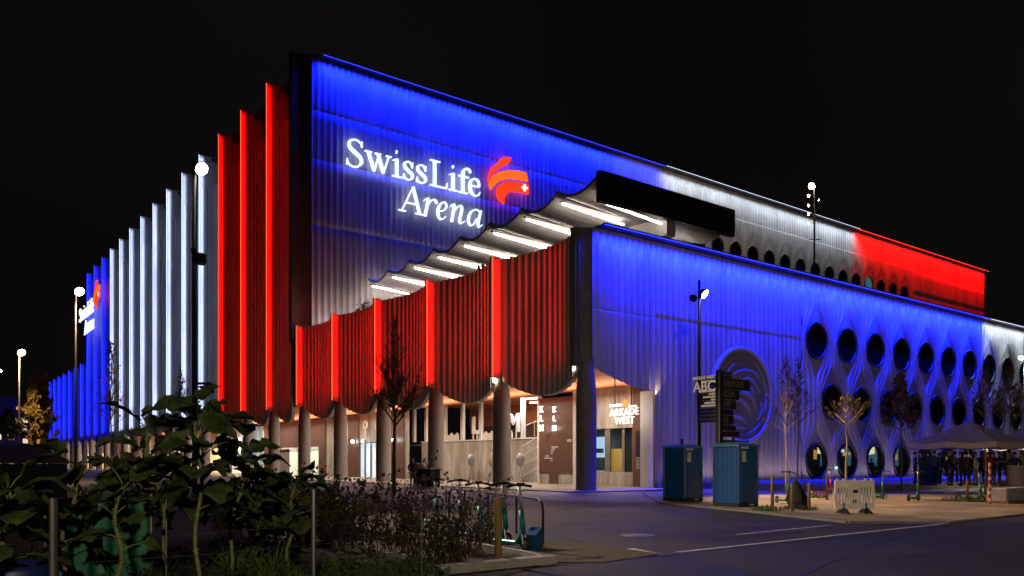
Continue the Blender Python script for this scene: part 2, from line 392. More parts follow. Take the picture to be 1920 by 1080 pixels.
def fin(i, ztop, ledm, deep, zled=None):
    y = finY(i); mb = MB(); mb.box((XO-.03, y, 6.85), (XO+.5, y+.3, ztop))
    if deep: mb.box((XO-.03, y+.002, ztop-4.4), (XO+deep, y+.298, ztop-.003))
    f = mb.build('fin', 'concrete', arena)
    l = MB(); l.box((XO-.06, y-.05, 6.95), (XO-.0, y-.005, (zled or ztop)-.05)); l.build('led_strip', ledm, f)
def finlight(i, z0, z1, kind):
    colr = {'r': RED, 'w': WHITE, 'b': BLUE}[kind]
    o = lamp_area('fin_light', (XO+.10, ({1: 33.2, 6: 73.95}.get(i, finY(i-1)))+.42, (z0+z1)/2), (R_(90), 0, R_(-2)), .22, z1-z0, P_FIN[kind]*(1.6 if i < 6 else (.4 if kind == 'r' else 1))*(z1-z0), colr, 70)
    hold(o, arena)
    if i > 0 and z1 > 8:
        o = lamp_area('fin_edge_light', (XO+.26, finY(i)-.34, (z0+z1)/2), (R_(90), 0, 0), .36, z1-z0, P_STRIP[kind]*(z1-z0), colr, 110); hold(o, arena)
finlight(1, 7.2, 14.2, 'r'); bay(1, LOWZ-.25, 14)
for i in range(1, 6):
    fin(i, LOWZ-.12, 'led_r', 0)
    if i > 1: bay(i, LOWZ-.25, 14); finlight(i, 7.2, 14.2, 'r')
for i in range(6, 20):
    kind = 'r' if i < 9 else ('w' if i < 17 else 'b')
    bay(i, HALLZ-4.3, 12 if i < 12 else 8)
    fin(i, HALLZ, 'led_'+kind, 2.6); finlight(i, 7.2, HALLZ-.3, kind)
for i in range(20, 27):
    bay(i, 22.3, 6); fin(i, 22.5, 'led_b', 0); finlight(i, 7.2, 22, 'b')
# --- corner pilasters
mb = MB()
mb.prism([(29.22, 33.0), (29.22, 33.4), (30.6, 33.4), (30.6, 32.62), (30.02, 32.62), (29.9, 32.72), (29.62, 33.0), (29.5, 32.96)], 6.9, LOWZ-.02)
mb.build('corner_pilaster', 'concrete_dark', arena)
mb = MB(); mb.prism([(29.0, 73.2), (29.0, 73.9), (31.5, 73.9), (31.5, 72.35), (30.75, 72.35), (30.6, 72.55), (29.7, 73.1), (29.5, 73.1)], 13, HALLZ+.35); mb.build('corner_pilaster', 'concrete_dark', arena)
# --- columns
for i in range(0, 27):
    mb = MB(); y = 32.9+PITCH*i; n = 24 if i < 8 else 12
    mb.lathe([(.60, .05), (.60, .06), (.57, .12), (.57, 5.0), (.54, 5.8), (.47, 6.4), (.42, 6.95), (.42, 7.3)], (29.95, y, 0), n)
    mb.build('column', 'column', arena, True)

# --- pleated south faces
WIN_R = 1.30
def pleated(name, X0, X1, zb, zt, Y, dx, nz, period, amp, wins, seams, flow_rows=(), holes=True, zbf=None):
    nx = int((X1-X0)/dx)+1; xs = np.linspace(X0, X1, nx); vz = np.linspace(0, 1, nz)
    if seams:
        vz = np.sort(np.concatenate([vz]+[np.array([(s-zb-.03)/(zt-zb), (s-zb)/(zt-zb), (s-zb+.03)/(zt-zb)]) for s in seams])); nz = len(vz)
    XX, VV = np.meshgrid(xs, vz)
    ZB = np.full_like(XX, zb) if zbf is None else zbf(XX)
    ZZ = zb+(zt-zb)*VV
    ZZ = ZZ+(ZB-zb)*np.clip((8.5-ZZ)/(8.5-zb), 0, 1)
    T = XX.copy(); relief = np.ones_like(XX)
    for (zc, x_first, xlo, xhi, half) in flow_rows:
        wgt = np.cos(np.clip((ZZ-zc)/half, -1, 1)*PI/2)**1.6
        inside = (XX > xlo) & (XX < xhi)
        ph = (XX-x_first)/4.0; d = (ph-np.round(ph))*4.0               # signed distance from the nearest window axis
        c = 2.0; hw = 1.45*wgt                                          # half width of the open fold round each window
        ad = np.abs(d); tt = np.where(ad > hw, (ad-hw)/np.maximum(c-hw, .05)*c, 0.0)
        void = np.clip((ad-hw)/.05, 0, 1)
        T = np.where(inside, T+np.sign(d)*(tt-ad), T)
        relief = np.where(inside, relief*np.where(wgt > .02, void, 1), relief)
    ribs = 1-np.abs(np.sin(PI*T/period))**(.5 if flow_rows and period > .6 and holes and zt < 20 else .75)
    Yv = Y-amp*ribs*relief
    Yv = Yv + .05*np.sin(XX*.21+ZZ*.17)*0
    for s in (seams or []): Yv = np.where(np.abs(ZZ-s) < .004, Yv+.045, Yv)
    vs = np.stack([XX, Yv, ZZ], -1).reshape(-1, 3)
    keep = np.ones((nz-1, nx-1), bool)
    if holes and wins:
        cxm = (XX[:-1, :-1]+XX[1:, 1:])/2; czm = (ZZ[:-1, :-1]+ZZ[1:, 1:])/2
        for (wx, wz) in wins: keep &= ((cxm-wx)**2+(czm-wz)**2) > (WIN_R-.06)**2
    jj, ii = np.nonzero(keep); a = jj*nx+ii
    off = ORI[arena.name]; vs = vs-np.array(off)
    me = bpy.data.meshes.new(name); me.from_pydata(vs.tolist(), [], np.stack([a, a+1, a+1+nx, a+nx], -1).tolist()); me.update()
    me.materials.append(M['concrete']); me.polygons.foreach_set('use_smooth', [True]*len(me.polygons))
    o = bpy.data.objects.new(name, me); col.objects.link(o); o.parent = arena; ORI[o.name] = off
    return o
def round_window(x, z, Y, pane='glass_dark', n=40):
    f = MB(); f.lathe([(WIN_R-.10, -.02), (WIN_R-.10, -.14), (WIN_R-.03, -.17), (WIN_R+.05, -.12), (WIN_R+.05, .25), (WIN_R-.12, .25)], (x, Y, z), n, 'Y')
    fo = f.build('window', 'frame_black', arena, True)
    p = MB(); p.add([(x+(WIN_R-.08)*math.cos(2*PI*k/n), Y+.06, z+(WIN_R-.08)*math.sin(2*PI*k/n)) for k in range(n)], [tuple(range(n))]); p.build('pane', pane, fo)
rows = [(1.65, 51.8), (5.95, 53.8), (10.25, 51.8)]
low_w = [(x0+4*k, z) for z, x0 in rows for k in range(11)]
flow = [(z, x0, x0-2.0, x0+42.0, 2.7) for z, x0 in rows]
arch = lambda x: 5.75+1.15*np.clip((35.0-x)/5.0, 0, 1)**1.7
pleated('terrace_facade', 30.0, 35.0, 6, LOWZ, YF, .05, 40, .5, .14, [], [10.1], zbf=arch)
pleated('terrace_facade', 35.0, 49.9, 0, LOWZ, YF, .05, 50, .5, .14, [], [10.1])
pleated('terrace_facade', 49.9, 94, 0, LOWZ, YF, .024, 130, .667, .24, low_w, [], flow)
mb = MB(); mb.box((34.94, YF-.02, .06), (35.0, YF+1.0, 5.8)); mb.build('door_jamb', 'white_steel', arena)
lit_mid = {53.8+4*k for k in (0, 1, 5, 6, 8)}
for x, z in low_w: round_window(x, z, YF, 'glass' if z < 2 or (5 < z < 7 and x in lit_mid) else 'glass_dark')
mb = MB(); mb.box((49.6, 40.0, 4.2), (96, 40.2, 9.0)); mb.box((49.4, YF+.3, 4.2), (49.6, 40.2, 9.0)); mb.box((49.6, YF+.3, 8.4), (96, 40, 8.6)); mb.build('office_room', 'concrete_dark', arena)
for k, x in enumerate(sorted(lit_mid)):
    mb = MB(); mb.box((x-.5+.2*k, 37.0, 6.2+.1*(k % 3)), (x-.1+.2*k, 37.2, 6.28+.1*(k % 3))); mb.build('glint_lamp', 'panel_lamp', arena)  # added glowing bars behind the panes give them small glints
    mb = MB(); mb.box((x-.9, 38.5, 4.3), (x+.3, 39.0, 5.4+.3*(k % 2))); mb.build('office_cabinet', 'wood', arena)
hall_w = [(onY(1310, YH)+4*k, 31.9) for k in range(15)]
hflow = [(31.9, hall_w[0][0], hall_w[0][0]-2, hall_w[-1][0]+2, 3.4)]
pleated('hall_facade', 30.6, 80, 13, HALLZ, YH, .09, 24, .65, .17, [], [35.2, 30.6, 24.2])
pleated('hall_facade', 80, 146, 13, HALLZ, YH, .055, 70, .65, .17, hall_w, [36.6], hflow)
pleated('hall_facade', 146, 175, 13, HALLZ, YH, .10, 24, .65, .17, [], [36.6, 32])
M['teal_room'] = em('dim_teal_room', (.05, .20, .22), .5)
for k, (x, z) in enumerate(hall_w): round_window(x, z, YH, 'teal_room' if k == 11 else 'glass_dark', 24)
# --- roofs, parapets, backs
mb = MB(); mb.box((30.95, YF+.25, 13.2), (110, 72.2, 13.45)); mb.build('terrace_floor', 'concrete_dark', arena)
mb = MB(); mb.box((30.6, YF+.03, 13.5), (110, YF+.3, LOWZ-.004)); mb.box((30.95, 33.4, 13.5), (31.15, 72.2, LOWZ-.33)); mb.build('parapet', 'concrete_dark', arena)
mb = MB(); mb.box((94, YF, 0), (110, YF+.3, LOWZ)); mb.build('terrace_facade', 'concrete_dark', arena)
mb = MB(); mb.box((30.6, YH+.2, HALLZ-.6), (175, 190, HALLZ-.2)); mb.box((30.4, 190, 21.5), (120, 240, 22.0)); mb.build('roof', 'dark_fascia', arena)
mb = MB(); mb.box((174.8, YH+.05, 13), (175, 190, HALLZ-.1)); mb.box((31.0, 239, 6), (110, 240, 22)); mb.build('rear_wall', 'concrete_dark', arena)
# backing wall behind the finned skin so that no light leaks through
mb = MB(); mb.box((31.1, 74, 7.2), (31.4, 190, HALLZ-4.6)); mb.box((31.1, 33.5, 7.4), (31.4, 73, 13.4)); mb.box((31.1, 190, 7.2), (31.4, 238, 22)); mb.build('backing_wall', 'concrete_dark', arena)
# --- parapet light lines
def wash(name, x0, x1, Y, z, colr, kind, power, off=.75, tilt=15):
    o = lamp_area('wall_washer', ((x0+x1)/2, Y-off, z), (R_(tilt), 0, 0), x1-x0, .16, power*(x1-x0), colr, 118); hold(o, arena)
    mb = MB(); mb.box((x0, Y-off-.12, z+.02), (x1, Y-off+.12, z+.10)); mb.box((x0, Y-off+.12, z+.03), (x1, Y+.05, z+.07)); c = mb.build('light_channel', 'black', arena)
    mb = MB(); mb.box((x0, Y-off-.125, z+.0), (x1, Y-off-.05, z+.018)); mb.build('led_strip', 'led_'+kind, c)
wash('low', 30.3, 78.3, YF, LOWZ, BLUE, 'b', P_LOW*.85)
for k in range(48):
    hold(lamp_spot('wall_spot', (30.9+k, YF-.42, LOWZ-.12), (30.9+k, YF-.02, LOWZ-3.4), P_LOW*2.1, BLUE, 62, .5, .03), arena)
wash('low', 78.4, 94, YF, LOWZ, (.72, .86, 1), 'w', P_LOW*.09)
wash('hall', 31.4, 78.8, YH, HALLZ, BLUE, 'b', P_HALL, .9, 14)
wash('hall', 78.9, 126, YH, HALLZ, (.72, .86, 1), 'w', P_HALL*.12, 1.1, 12)
wash('hall', 126.1, 174.9, YH, HALLZ, RED, 'r', P_HALL*.55, .9, 14)
mb = MB(); mb.box((30.3, YF-.25, 0.0), (94, YF-.12, .0)); 
for x0, x1, Y, z, pw in ((31.5, 80, YH-1.0, 13.7, 26), (80, 140, YH-1.2, 13.7, 12), (36, 92, YF-.75, .5, 4)):
    hold(lamp_area('added_uplight', ((x0+x1)/2, Y, z), (R_(165), 0, 0), x1-x0, .15, pw*(x1-x0), (1, .74, .70), 150), arena)  # added uplights without fixtures, lifting the dark lower walls
# --- relief medallion on the terrace facade: rings and a swirling mane, cast in the concrete
ex, ez = 43.15, 5.93
mb = MB(); mb.lathe([(.001, -.16), (2.45, -.16), (2.5, -.26), (2.62, -.26), (2.66, -.16), (2.95, -.16), (2.98, -.30), (3.12, -.30), (3.14, -.05)], (ex, YF, ez), 64, 'Y')
med = mb.build('relief_medallion', 'relief', arena)
def arc_pts(pts, n=6):
    out_ = []
    for i in range(len(pts)-1):
        p0, p1, p2, p3 = pts[max(i-1, 0)], pts[i], pts[i+1], pts[min(i+2, len(pts)-1)]
        for k in range(n):
            t = k/n
            out_.append(tuple(.5*((2*b)+(-a+c)*t+(2*a-5*b+4*c-d)*t*t+(-a+3*b-3*c+d)*t**3) for a, b, c, d in zip(p0, p1, p2, p3)))
    out_.append(tuple(pts[-1])); return out_
swirls = [[(-1.9, -.4), (-1.9, .9), (-1.0, 1.9), (.3, 2.1)], [(-1.3, .2), (-1.0, 1.2), (0, 1.6), (1.3, 1.5), (2.1, .9)], [(-.6, .7), (.2, 1.1), (1.2, .9), (1.9, .2)],
          [(.3, .5), (.9, .5), (1.1, .1), (.8, -.2)], [(-.9, -.1), (-.2, .15), (.6, .05), (1.2, -.3), (1.4, -.9)], [(-1.0, -.5), (-.4, -.35), (.2, -.5), (.7, -.9), (.8, -1.4)],
          [(-1.5, -.9), (-1.0, -1.4), (-.2, -1.5), (.5, -1.8)], [(-1.9, -1.0), (-1.4, -1.8), (-.5, -2.1), (.4, -2.15)], [(1.9, -.3), (2.1, -.9), (1.6, -1.6)], [(-.6, .35), (-.35, .5), (-.1, .4)]]
mb = MB()
for s_ in swirls:
    p = arc_pts(s_); n = len(p)
    mb.tube([(ex+x, YF-.17, ez+z) for x, z in p], [.03+.12*math.sin(PI*k/(n-1)) for k in range(n)], 6)
mb.build('mane_relief', 'relief', med, True)
mb = MB(); mb.lathe([(2.90, -.16), (2.93, -.34), (3.14, -.34), (3.17, -.05)], (ex, YF, ez), 64, 'Y'); mb.build('outer_ring', 'concrete', med, True)
# --- arcade behind the columns
XB = 36.0
mb = MB()
mb.add([(30.75, 33.2, 7.1), (XB+.3, 33.2, 6.35), (XB+.3, 232, 6.35), (30.75, 232, 7.1)], [(0, 1, 2, 3)]); mb.add([(30.75, YF+.12, 7.1), (36.3, YF+.12, 6.5), (36.3, 33.2, 6.345), (30.75, 33.2, 7.095)], [(0, 1, 2, 3)])
mb.build('soffit', 'terracotta', arena)
def wx(px0, px1, z0, z1, m, x=XB, name='wall_panel', d=.25):
    ya, yb = onX(px1, x), onX(px0, x); mb = MB(); mb.box((x, ya, z0), (x+d, yb, z1)); return mb.build(name, m, arena)
ZS = 6.36
wx(1186, 1228, .06, ZS, 'brown', x=35.95, d=.3)
wx(1079, 1186, 3.75, ZS, 'board_conc'); wx(1079, 1186, .06, .95, 'board_conc', x=35.93, d=.3)
wx(1074, 1079.5, .06, ZS, 'white_steel', x=35.9, d=.2, name='door_jamb')
wx(1010, 1074, .85, 6.1, 'brown', x=35.95, d=.3); wx(1010, 1074, .06, .845, 'board_conc', d=.4)
wx(1007.5, 1010, .06, 6.3, 'white_steel', x=35.9, d=.2, name='door_jamb')
wx(1030, 1045, .06, 1.0, 'brown', x=35.94, d=.05, name='hatch')
# ticket window
f = MB()
for a, b in ((1079.6, 1081), (1133, 1143), (1165, 1170), (1184, 1186)): f.box((36.05, onX(b, XB), .96), (36.15, onX(a, XB), 3.74))
win = f.build('ticket_window', 'concrete_dark', arena)
p = MB(); p.box((36.09, onX(1186, XB), .97), (36.10, onX(1080, XB), 3.73)); p.build('pane', 'glass', win)
mb = MB(); mb.box((38.3, onX(1187, XB)-.5, .9), (38.4, onX(1075, XB)+1, 3.9)); mb.build('ticket_office_wall', 'concrete_dark', arena)
mb = MB(); mb.box((37.6, onX(1138, 37.6), .95), (37.7, onX(1095, 37.6), 3.3)); mb.build('lit_doorway', 'lit_cool', arena)
mb = MB(); mb.box((37.2, onX(1134, 37.2), 1.0), (37.5, onX(1108, 37.2), 1.9)); mb.box((37.3, onX(1128, 37.3), 2.2), (37.5, onX(1118, 37.3), 2.5)); mb.build('counter', 'grey_sc', arena)
mb = MB(); mb.box((36.5, onX(1168, 36.5), .97), (36.6, onX(1146, 36.5), 2.45)); mb.build('amber_blind', 'lit_amber', arena)
# gallery recess
ya, yb = onX(1008, XB), onX(762, XB)
mb = MB(); mb.box((37.6, ya, .06), (37.85, yb, 3.35)); mb.build('gallery_wall', 'board_conc', arena)
mb = MB(); mb.box((37.5, ya, 3.352), (37.95, yb, 3.45)); mb.build('gallery_coping', 'white_steel', arena)
mb = MB(); mb.box((47, ya-6, 0), (47.3, yb+6, 5.2)); mb.build('gallery_rear_wall', 'brown', arena)
mb = MB(); mb.box((46.9, ya-6, 5.2), (47.3, yb+6, 7.2)); mb.box((36.5, ya-2, 7.0), (47, yb+4, 7.1)); mb.build('gallery_ceiling', 'terracotta', arena)
mb = MB(); mb.box((37.9, ya, 3.1), (47, yb+4, 3.2)); mb.build('gallery_floor', 'concrete_dark', arena)
mb = MB(); mb.box((XB+.3, ya-.3, 0.06), (47, ya-.1, 7.0)); mb.build('gallery_side_wall', 'brown', arena)
for px in (776, 799, 834, 867, 901, 980):
    y = onX(px, 37.7); mb = MB(); mb.box((37.62, y-.16, 3.455), (37.88, y+.16, 6.99)); mb.build('gallery_post', 'white_steel', arena)
for px, xx in ((850, 39), (917, 39), (996, 39), (1000, 42), (1006, 45)):
    y = onX(px, xx); mb = MB(); mb.box((xx-.25, y-.7, 6.9), (xx+.25, y+.7, 6.98)); mb.build('ceiling_lamp', 'panel_lamp', arena)
for px, ch in ((891, 'L'), (964, 'M')):
    y = onX(px, 37.4); t = text_mb(ch, 1.9, .15, .04).xf(face_west((37.4, y, 4.55))); t.box((37.35, y-.3, 3.46), (37.45, y-.25, 3.95)); t.box((37.35, y+.25, 3.46), (37.45, y+.3, 3.95))
    t.build('gallery_letter', 'white_steel', arena)
for px0, px1 in ((835, 860), (903, 926)):
    mb = MB(); y0, y1 = onX(px1, 37.5), onX(px0, 37.5); k = int((y1-y0)/.14)
    for i in range(k): mb.box((37.5, y0+i*.14, 3.46+.02), (37.53, y0+i*.14+.08, 4.0+.1*math.sin(i)))
    mb.box((37.53, y0, 3.46), (37.55, y1, 3.9)); mb.build('mesh_balustrade', 'white_steel', arena)
# stair in the gallery, with its rails
mb = MB(); y0, y1 = onX(1006, 36.6), onX(972, 36.6)
for k in range(4):
    z = .9+k*.75; mb.tube([(36.9, y1-.1, z-.4), (36.9, y0+.1, z+.35)], .03, 6)
mb.tube([(37.2, y1, 4.3), (37.2, y0+1.0, 4.6), (37.2, y0, 4.6)], .035, 6); mb.tube([(37.2, y0+1.0, 3.5), (37.2, y0+1.0, 4.6)], .03, 6)
mb.build('stair_rail', 'white_steel', arena)
# panelled wall further along, with doors, shutters and lamps
mb_list = [(733, 757, 'brown', 0), (757, 763, 'board_conc', 0), (706, 733, 'board_conc', 0), (652, 672, 'brown', 0), (625, 652, 'board_conc', 0), (610, 625, 'board_conc', 0), (597, 610, 'brown', 0), (558, 597, 'brown', 3.3), (516, 558, 'brown', 3.3), (495, 516, 'brown', 0)]
for a, b, m, z0 in mb_list: wx(a, b, z0 or .06, ZS-.1, m, x=35.9 if m == 'brown' else XB)
wx(672, 706, 3.5, ZS-.05, 'board_conc')
# lift doors with lit glass
f = MB()
for a, b in ((672, 674.5), (682, 684.5), (693, 695.5), (703.5, 706)): f.box((36.05, onX(b, XB), .06), (36.15, onX(a, XB), 3.45))
dr = f.build('glass_door', 'grey_sc', arena)
p = MB(); p.box((36.4, onX(706, 36.4), .06), (36.5, onX(671, 36.4), 3.45)); p.build('pane', 'lit_cool', dr)
# round lollipop sign over the door
y = onX(685, 35.6); mb = MB(); mb.lathe([(.24, -.06), (.46, -.06), (.46, .06), (.24, .06), (.24, -.06)], (35.6, y, 5.2), 20, 'X'); mb.box((35.56, y-.06, 4.1), (35.64, y+.06, 4.74)); mb.build('round_gate_sign', 'white_steel', arena)
for a, b, m in ((582, 597, 'lit_green'), (543, 558, 'lit_green'), (529, 542, 'concrete_dark'), (516, 529, 'concrete_dark'), (558, 582, 'board_conc')):
    wx(a, b, .06, 3.1, m, x=36.15, name='shutter', d=.1)
wx(516, 597, 3.1, 3.29, 'white_steel', x=35.92, d=.2, name='lintel')
f = MB()
for a, b in ((472, 474), (483, 484.5), (493, 495)): f.box((36.0, onX(b, XB), .06), (36.12, onX(a, XB), 6.2))
f.box((36.0, onX(495, XB), 3.2), (36.14, onX(472, XB), 3.4)); gz = f.build('glazed_entrance', 'white_steel', arena)
p = MB(); p.box((36.3, onX(495, 36.3), .06), (36.34, onX(471, 36.3), 6.2)); p.build('pane', mat('teal_lobby_glow', (.2, .3, .32), .2, emit=(.30, .46, .50), es=.45), gz)
yg = onX(472, XB); k = 0
while yg < 236:
    L = (3.0, 5.2, 2.2)[k % 3]; m = ('board_conc', 'lit_warm', 'brown')[k % 3]
    mb = MB(); x = 36.0+.06*(k % 3); mb.box((x, yg, .06), (x+.2, yg+L-.02, ZS if m != 'lit_warm' else 3.6))
    if m == 'lit_warm':
        mb.build('shop_window', 'lit_green' if k % 2 else 'lit_warm', arena); mb = MB(); mb.box((x-.03, yg, 3.61), (x+.2, yg+L-.02, ZS)); mb.build('wall_panel', 'board_conc', arena)
    else: mb.build('wall_panel', m, arena)
    yg += L; k += 1
# wall bulbs and small spots
for px, py, m, r in ((661, 828, 'bulb_cool', .16), (737, 825, 'bulb_cool', .14), (680, 827, 'bulb_cool', .12), (449, 824, 'bulb_cool', .22), (432, 826, 'bulb_cool', .18), (434, 836, 'bulb_cool', .14), (449, 842, 'bulb_cool', .18)):
    y, z = wallX(px, py, 35.6); mb = MB(); mb.ball((35.6, y, z), r, 10); b_ = mb.build('wall_lamp', m, arena, True)
    mb = MB(); mb.box((35.62, y-.08, z-.08), (35.9, y+.08, z+.08)); mb.build('bracket', 'black', b_)
for px, py, x in ((1078, 691, 29.6), (927, 714, 29.4)):
    y, z = wallX(px, py, x); mb = MB(); mb.ball((x, y, z), .11, 8); mb.build('soffit_spot', 'bulb', arena, True)
for i in range(0, 26):
    y = finY(i)+PITCH/2
    if i > 10 and i % 2: continue
    pw = 460 if i < 10 else 620
    hold(lamp_area('arcade_light', (33.6, y, 6.45), (0, R_(10), 0), .5, 3.2, pw, (1, .80, .62), 175), arena)
hold(lamp_area('soffit_fill_light', (35.2, 55, 5.6), (0, R_(158), 0), .2, 46, 900, (1, .74, .52), 150), arena)  # added uplights brightening the terracotta soffit, no real cove fixture
hold(lamp_area('soffit_fill_light', (35.2, 155, 5.6), (0, R_(158), 0), .2, 150, 3000, (1, .74, .52), 150), arena)
for xx, yy in ((41.5, 48), (41.5, 54), (41.5, 60)): hold(lamp_area('gallery_light', (xx, yy, 6.85), (0, 0, 0), 2, .6, 300, (1, .82, .64)), arena)
hold(lamp_area('gallery_light', (36.9, 48, 6.7), (0, R_(-12), 0), .4, 2.5, 260, (.95, .95, 1)), arena)
hold(lamp_area('office_light', (37.0, 38, 3.7), (0, 0, 0), .4, 2.5, 10, (1, .9, .75)), arena)
# small white notices and lettering on the brown cladding
def notice(px, py, wd, ht, m='label', x=35.92, name='notice'):
    y, z = wallX(px, py, x); mb = MB(); mb.box((x, y-wd/2, z-ht/2), (x+.02, y+wd/2, z+ht/2)); return mb.build(name, m, arena)
for px, py, a_, b_ in ((1067, 826, .45, .2), (660, 845, .3, .18), (599, 849, .3, .2), (600, 878, .25, .25), (1196, 849, .35, .4), (617, 842, .3, .25)): notice(px, py, a_, b_)
wx(1192, 1220, 1.5, 3.5, 'black_sign', x=35.9, d=.03, name='menu_board')
mb = MB()
for k in range(9):
    y, z = wallX(1199, 858+k*2.6, 35.88); mb.box((35.88, y-.28+.05*(k % 3), z-.02), (35.89, y+.28, z+.02))
for k in range(6):
    y, z = wallX(1209, 846+k*6, 35.88); mb.box((35.88, y-.1, z-.08), (35.89, y+.1, z+.08))
mb.build('menu_text', 'label', arena)
mb = MB()
for k, (a, b) in enumerate(((1034, 1046), (1034, 1040), (1033, 1037), (1033, 1036), (1023, 1029), (1020, 1036), (1032, 1036))):
    z = zat(838+k*4.2, 55.5); mb.box((35.92, onX(b, 35.92), z-.05), (35.94, onX(a, 35.92), z+.05))
mb.build('wall_text', 'label', arena)
SEC = em('lit_sector_letters', (1, .97, .92), 2.6)
for px, s_ in ((1015, .60), (1035, .52)):
    for ch, py in (('K', 768), ('L', 785), ('M', 803)):
        y, z = wallX(px, py, 35.5); text_mb(ch, s_, .08, .02).xf(face_west((35.5 if px < 1020 else 35.7, y, z))).build('sector_letter', SEC, arena)
# ground-floor bar behind the round windows
mb = MB(); mb.box((49.6, 40.0, 0), (96, 40.2, 4.2)); mb.box((49.4, YF+.3, 0), (49.6, 40.2, 4.2)); mb.box((49.6, YF+.3, 3.9), (96, 40, 4.1)); mb.build('bar_room', mat('bar_room_paint', (.05, .055, .06), .8), arena)
mb = MB(); mb.box((49.6, YF+.3, .01), (96, 40, .1)); mb.build('bar_floor', 'concrete_dark', arena)
for k in range(11):
    x = 52.4+4*k
    rk = random.Random(k+20)
    for q_ in range(3):
        x_ = x+.7+q_*.62+rk.uniform(0, .2); z_ = rk.uniform(1.7, 2.5); mb = MB(); mb.box((x_, 38.6, z_), (x_+rk.uniform(.18, .5), 38.8, z_+rk.uniform(.2, .8))); mb.build('bar_display', rk.choice(['lit_warm', 'lit_amber', 'lit_cool', 'lit_amber']), arena)
    mb = MB(); mb.box((x+3.0, 39.4, 1.2), (x+4.3, 39.5, 2.9)); mb.build('bar_screen', mat('teal_bar_screen', (.05, .1, .12), .3, emit=(.05, .16, .24), es=.5), arena)
    mb = MB(); mb.box((x+.8, 38.0, .1), (x+4.4, 38.5, 1.15)); mb.build('bar_counter', 'wood', arena)
    if k % 2 == 0: hold(lamp_point('bar_light', (x+2, 37.0, 3.5), 14, (1, .75, .42), .15), arena)

# ================================================================== terrace canopy
canopy = thing('canopy', 'scalloped concrete canopy with tube lamps over the roof terrace stairs', 'canopy', (36, 38, 13.5), world=True)
CY0, CN, CP = 38.3, 8, 4.09
ctip = lambda y: 20.25-.025*(y-38.3)
def cz(x, y):
    t = ((y-CY0)/CP) % 1.0; return ctip(y)-2.7*(t*(1-t))-.07*(x-35.9)
mb = MB(); nn = CN*12
ys = [CY0+CP*CN*i/nn for i in range(nn+1)]
def cpt(x, y, i, dz=0):
    t = (i % 12)/12; return (x, y, ctip(y)-2.7*t*(1-t)-.07*(x-35.9)+dz)
for xa, xb in ((35.9, 49.4),):
    vs = []
    for i, y in enumerate(ys): vs += [cpt(xa, y, i), cpt(xb, y, i), cpt(xb, y, i, .22), cpt(xa, y, i, .22)]
    fs = []
    for i in range(nn):
        a = i*4
        fs += [(a, a+1, a+5, a+4), (a+2, a+3, a+7, a+6), (a+3, a, a+4, a+7), (a+1, a+2, a+6, a+5)]
    fs += [(0, 3, 2, 1), (nn*4, nn*4+1, nn*4+2, nn*4+3)]
    mb.add(vs, fs)
mb.build('canopy_shell', 'concrete', canopy)
mb = MB(); mb.box((35.7, 37.85, 18.5), (49.5, 38.25, 20.5)); mb.build('fascia', 'dark_fascia', canopy)
mb = MB(); mb.prism([(42.6, 38.4), (43.5, 38.4), (43.5, 70.9), (42.6, 70.9)], 17.6, 18.95); mb.build('beam', 'concrete', canopy)
for yy in (40, 54, 68):
    mb = MB(); mb.box((42.7, yy, 13.45), (43.4, yy+.7, 17.59)); mb.build('post', 'concrete', canopy)
for k in range(CN+1):
    y = CY0+CP*k+(.35 if k == 0 else 0); z = ctip(y)-.50
    if k == 0: z -= .9
    mb = MB(); x0, x1 = (36.4, 42.3); mb.tube([(x0, y, z-.05), (x1, y, z-.05-.07*(x1-x0))], .075, 8); lt = mb.build('tube_lamp', 'tube', canopy, True)
    mb = MB(); mb.box((x0-.25, y-.10, z+.03), (x1, y+.10, z+.12)); mb.build('lamp_housing', 'concrete_dark', lt)
mb = MB(); mb.tube([(44.2, 42.0, 18.0), (49.0, 42.0, 17.65)], .075, 8); mb.build('tube_lamp', 'tube', canopy, True)
# ================================================================== illuminated sign in a serif face
def ribbon(mb, pts, dep, n=7):
    p = arc_pts(pts, n); m = len(p); L = []; Rr = []
    for i in range(m):
        a, b = p[max(i-1, 0)], p[min(i+1, m-1)]; dx, dy = b[0]-a[0], b[1]-a[1]; q = math.hypot(dx, dy) or 1
        nx_, ny_ = -dy/q, dx/q; w2 = p[i][2]/2
        L.append((p[i][0]+nx_*w2, p[i][1]+ny_*w2)); Rr.append((p[i][0]-nx_*w2, p[i][1]-ny_*w2))
    vs = [(x, -dep, y) for x, y in L]+[(x, -dep, y) for x, y in Rr]+[(x, 0, y) for x, y in L]+[(x, 0, y) for x, y in Rr]
    fs = []
    for i in range(m-1):
        fs += [(i, m+i, m+i+1, i+1), (2*m+i, 2*m+i+1, 3*m+i+1, 3*m+i), (i, i+1, 2*m+i+1, 2*m+i), (m+i, 3*m+i, 3*m+i+1, m+i+1)]
    fs += [(0, 2*m, 3*m, m), (m-1, 2*m-1, 4*m-1, 3*m-1)]
    mb.add(vs, fs)
TK, TN = .155, .065
def bar(x0, x1, y, t=.055): return [(x0, y, t), (x1, y, t)]
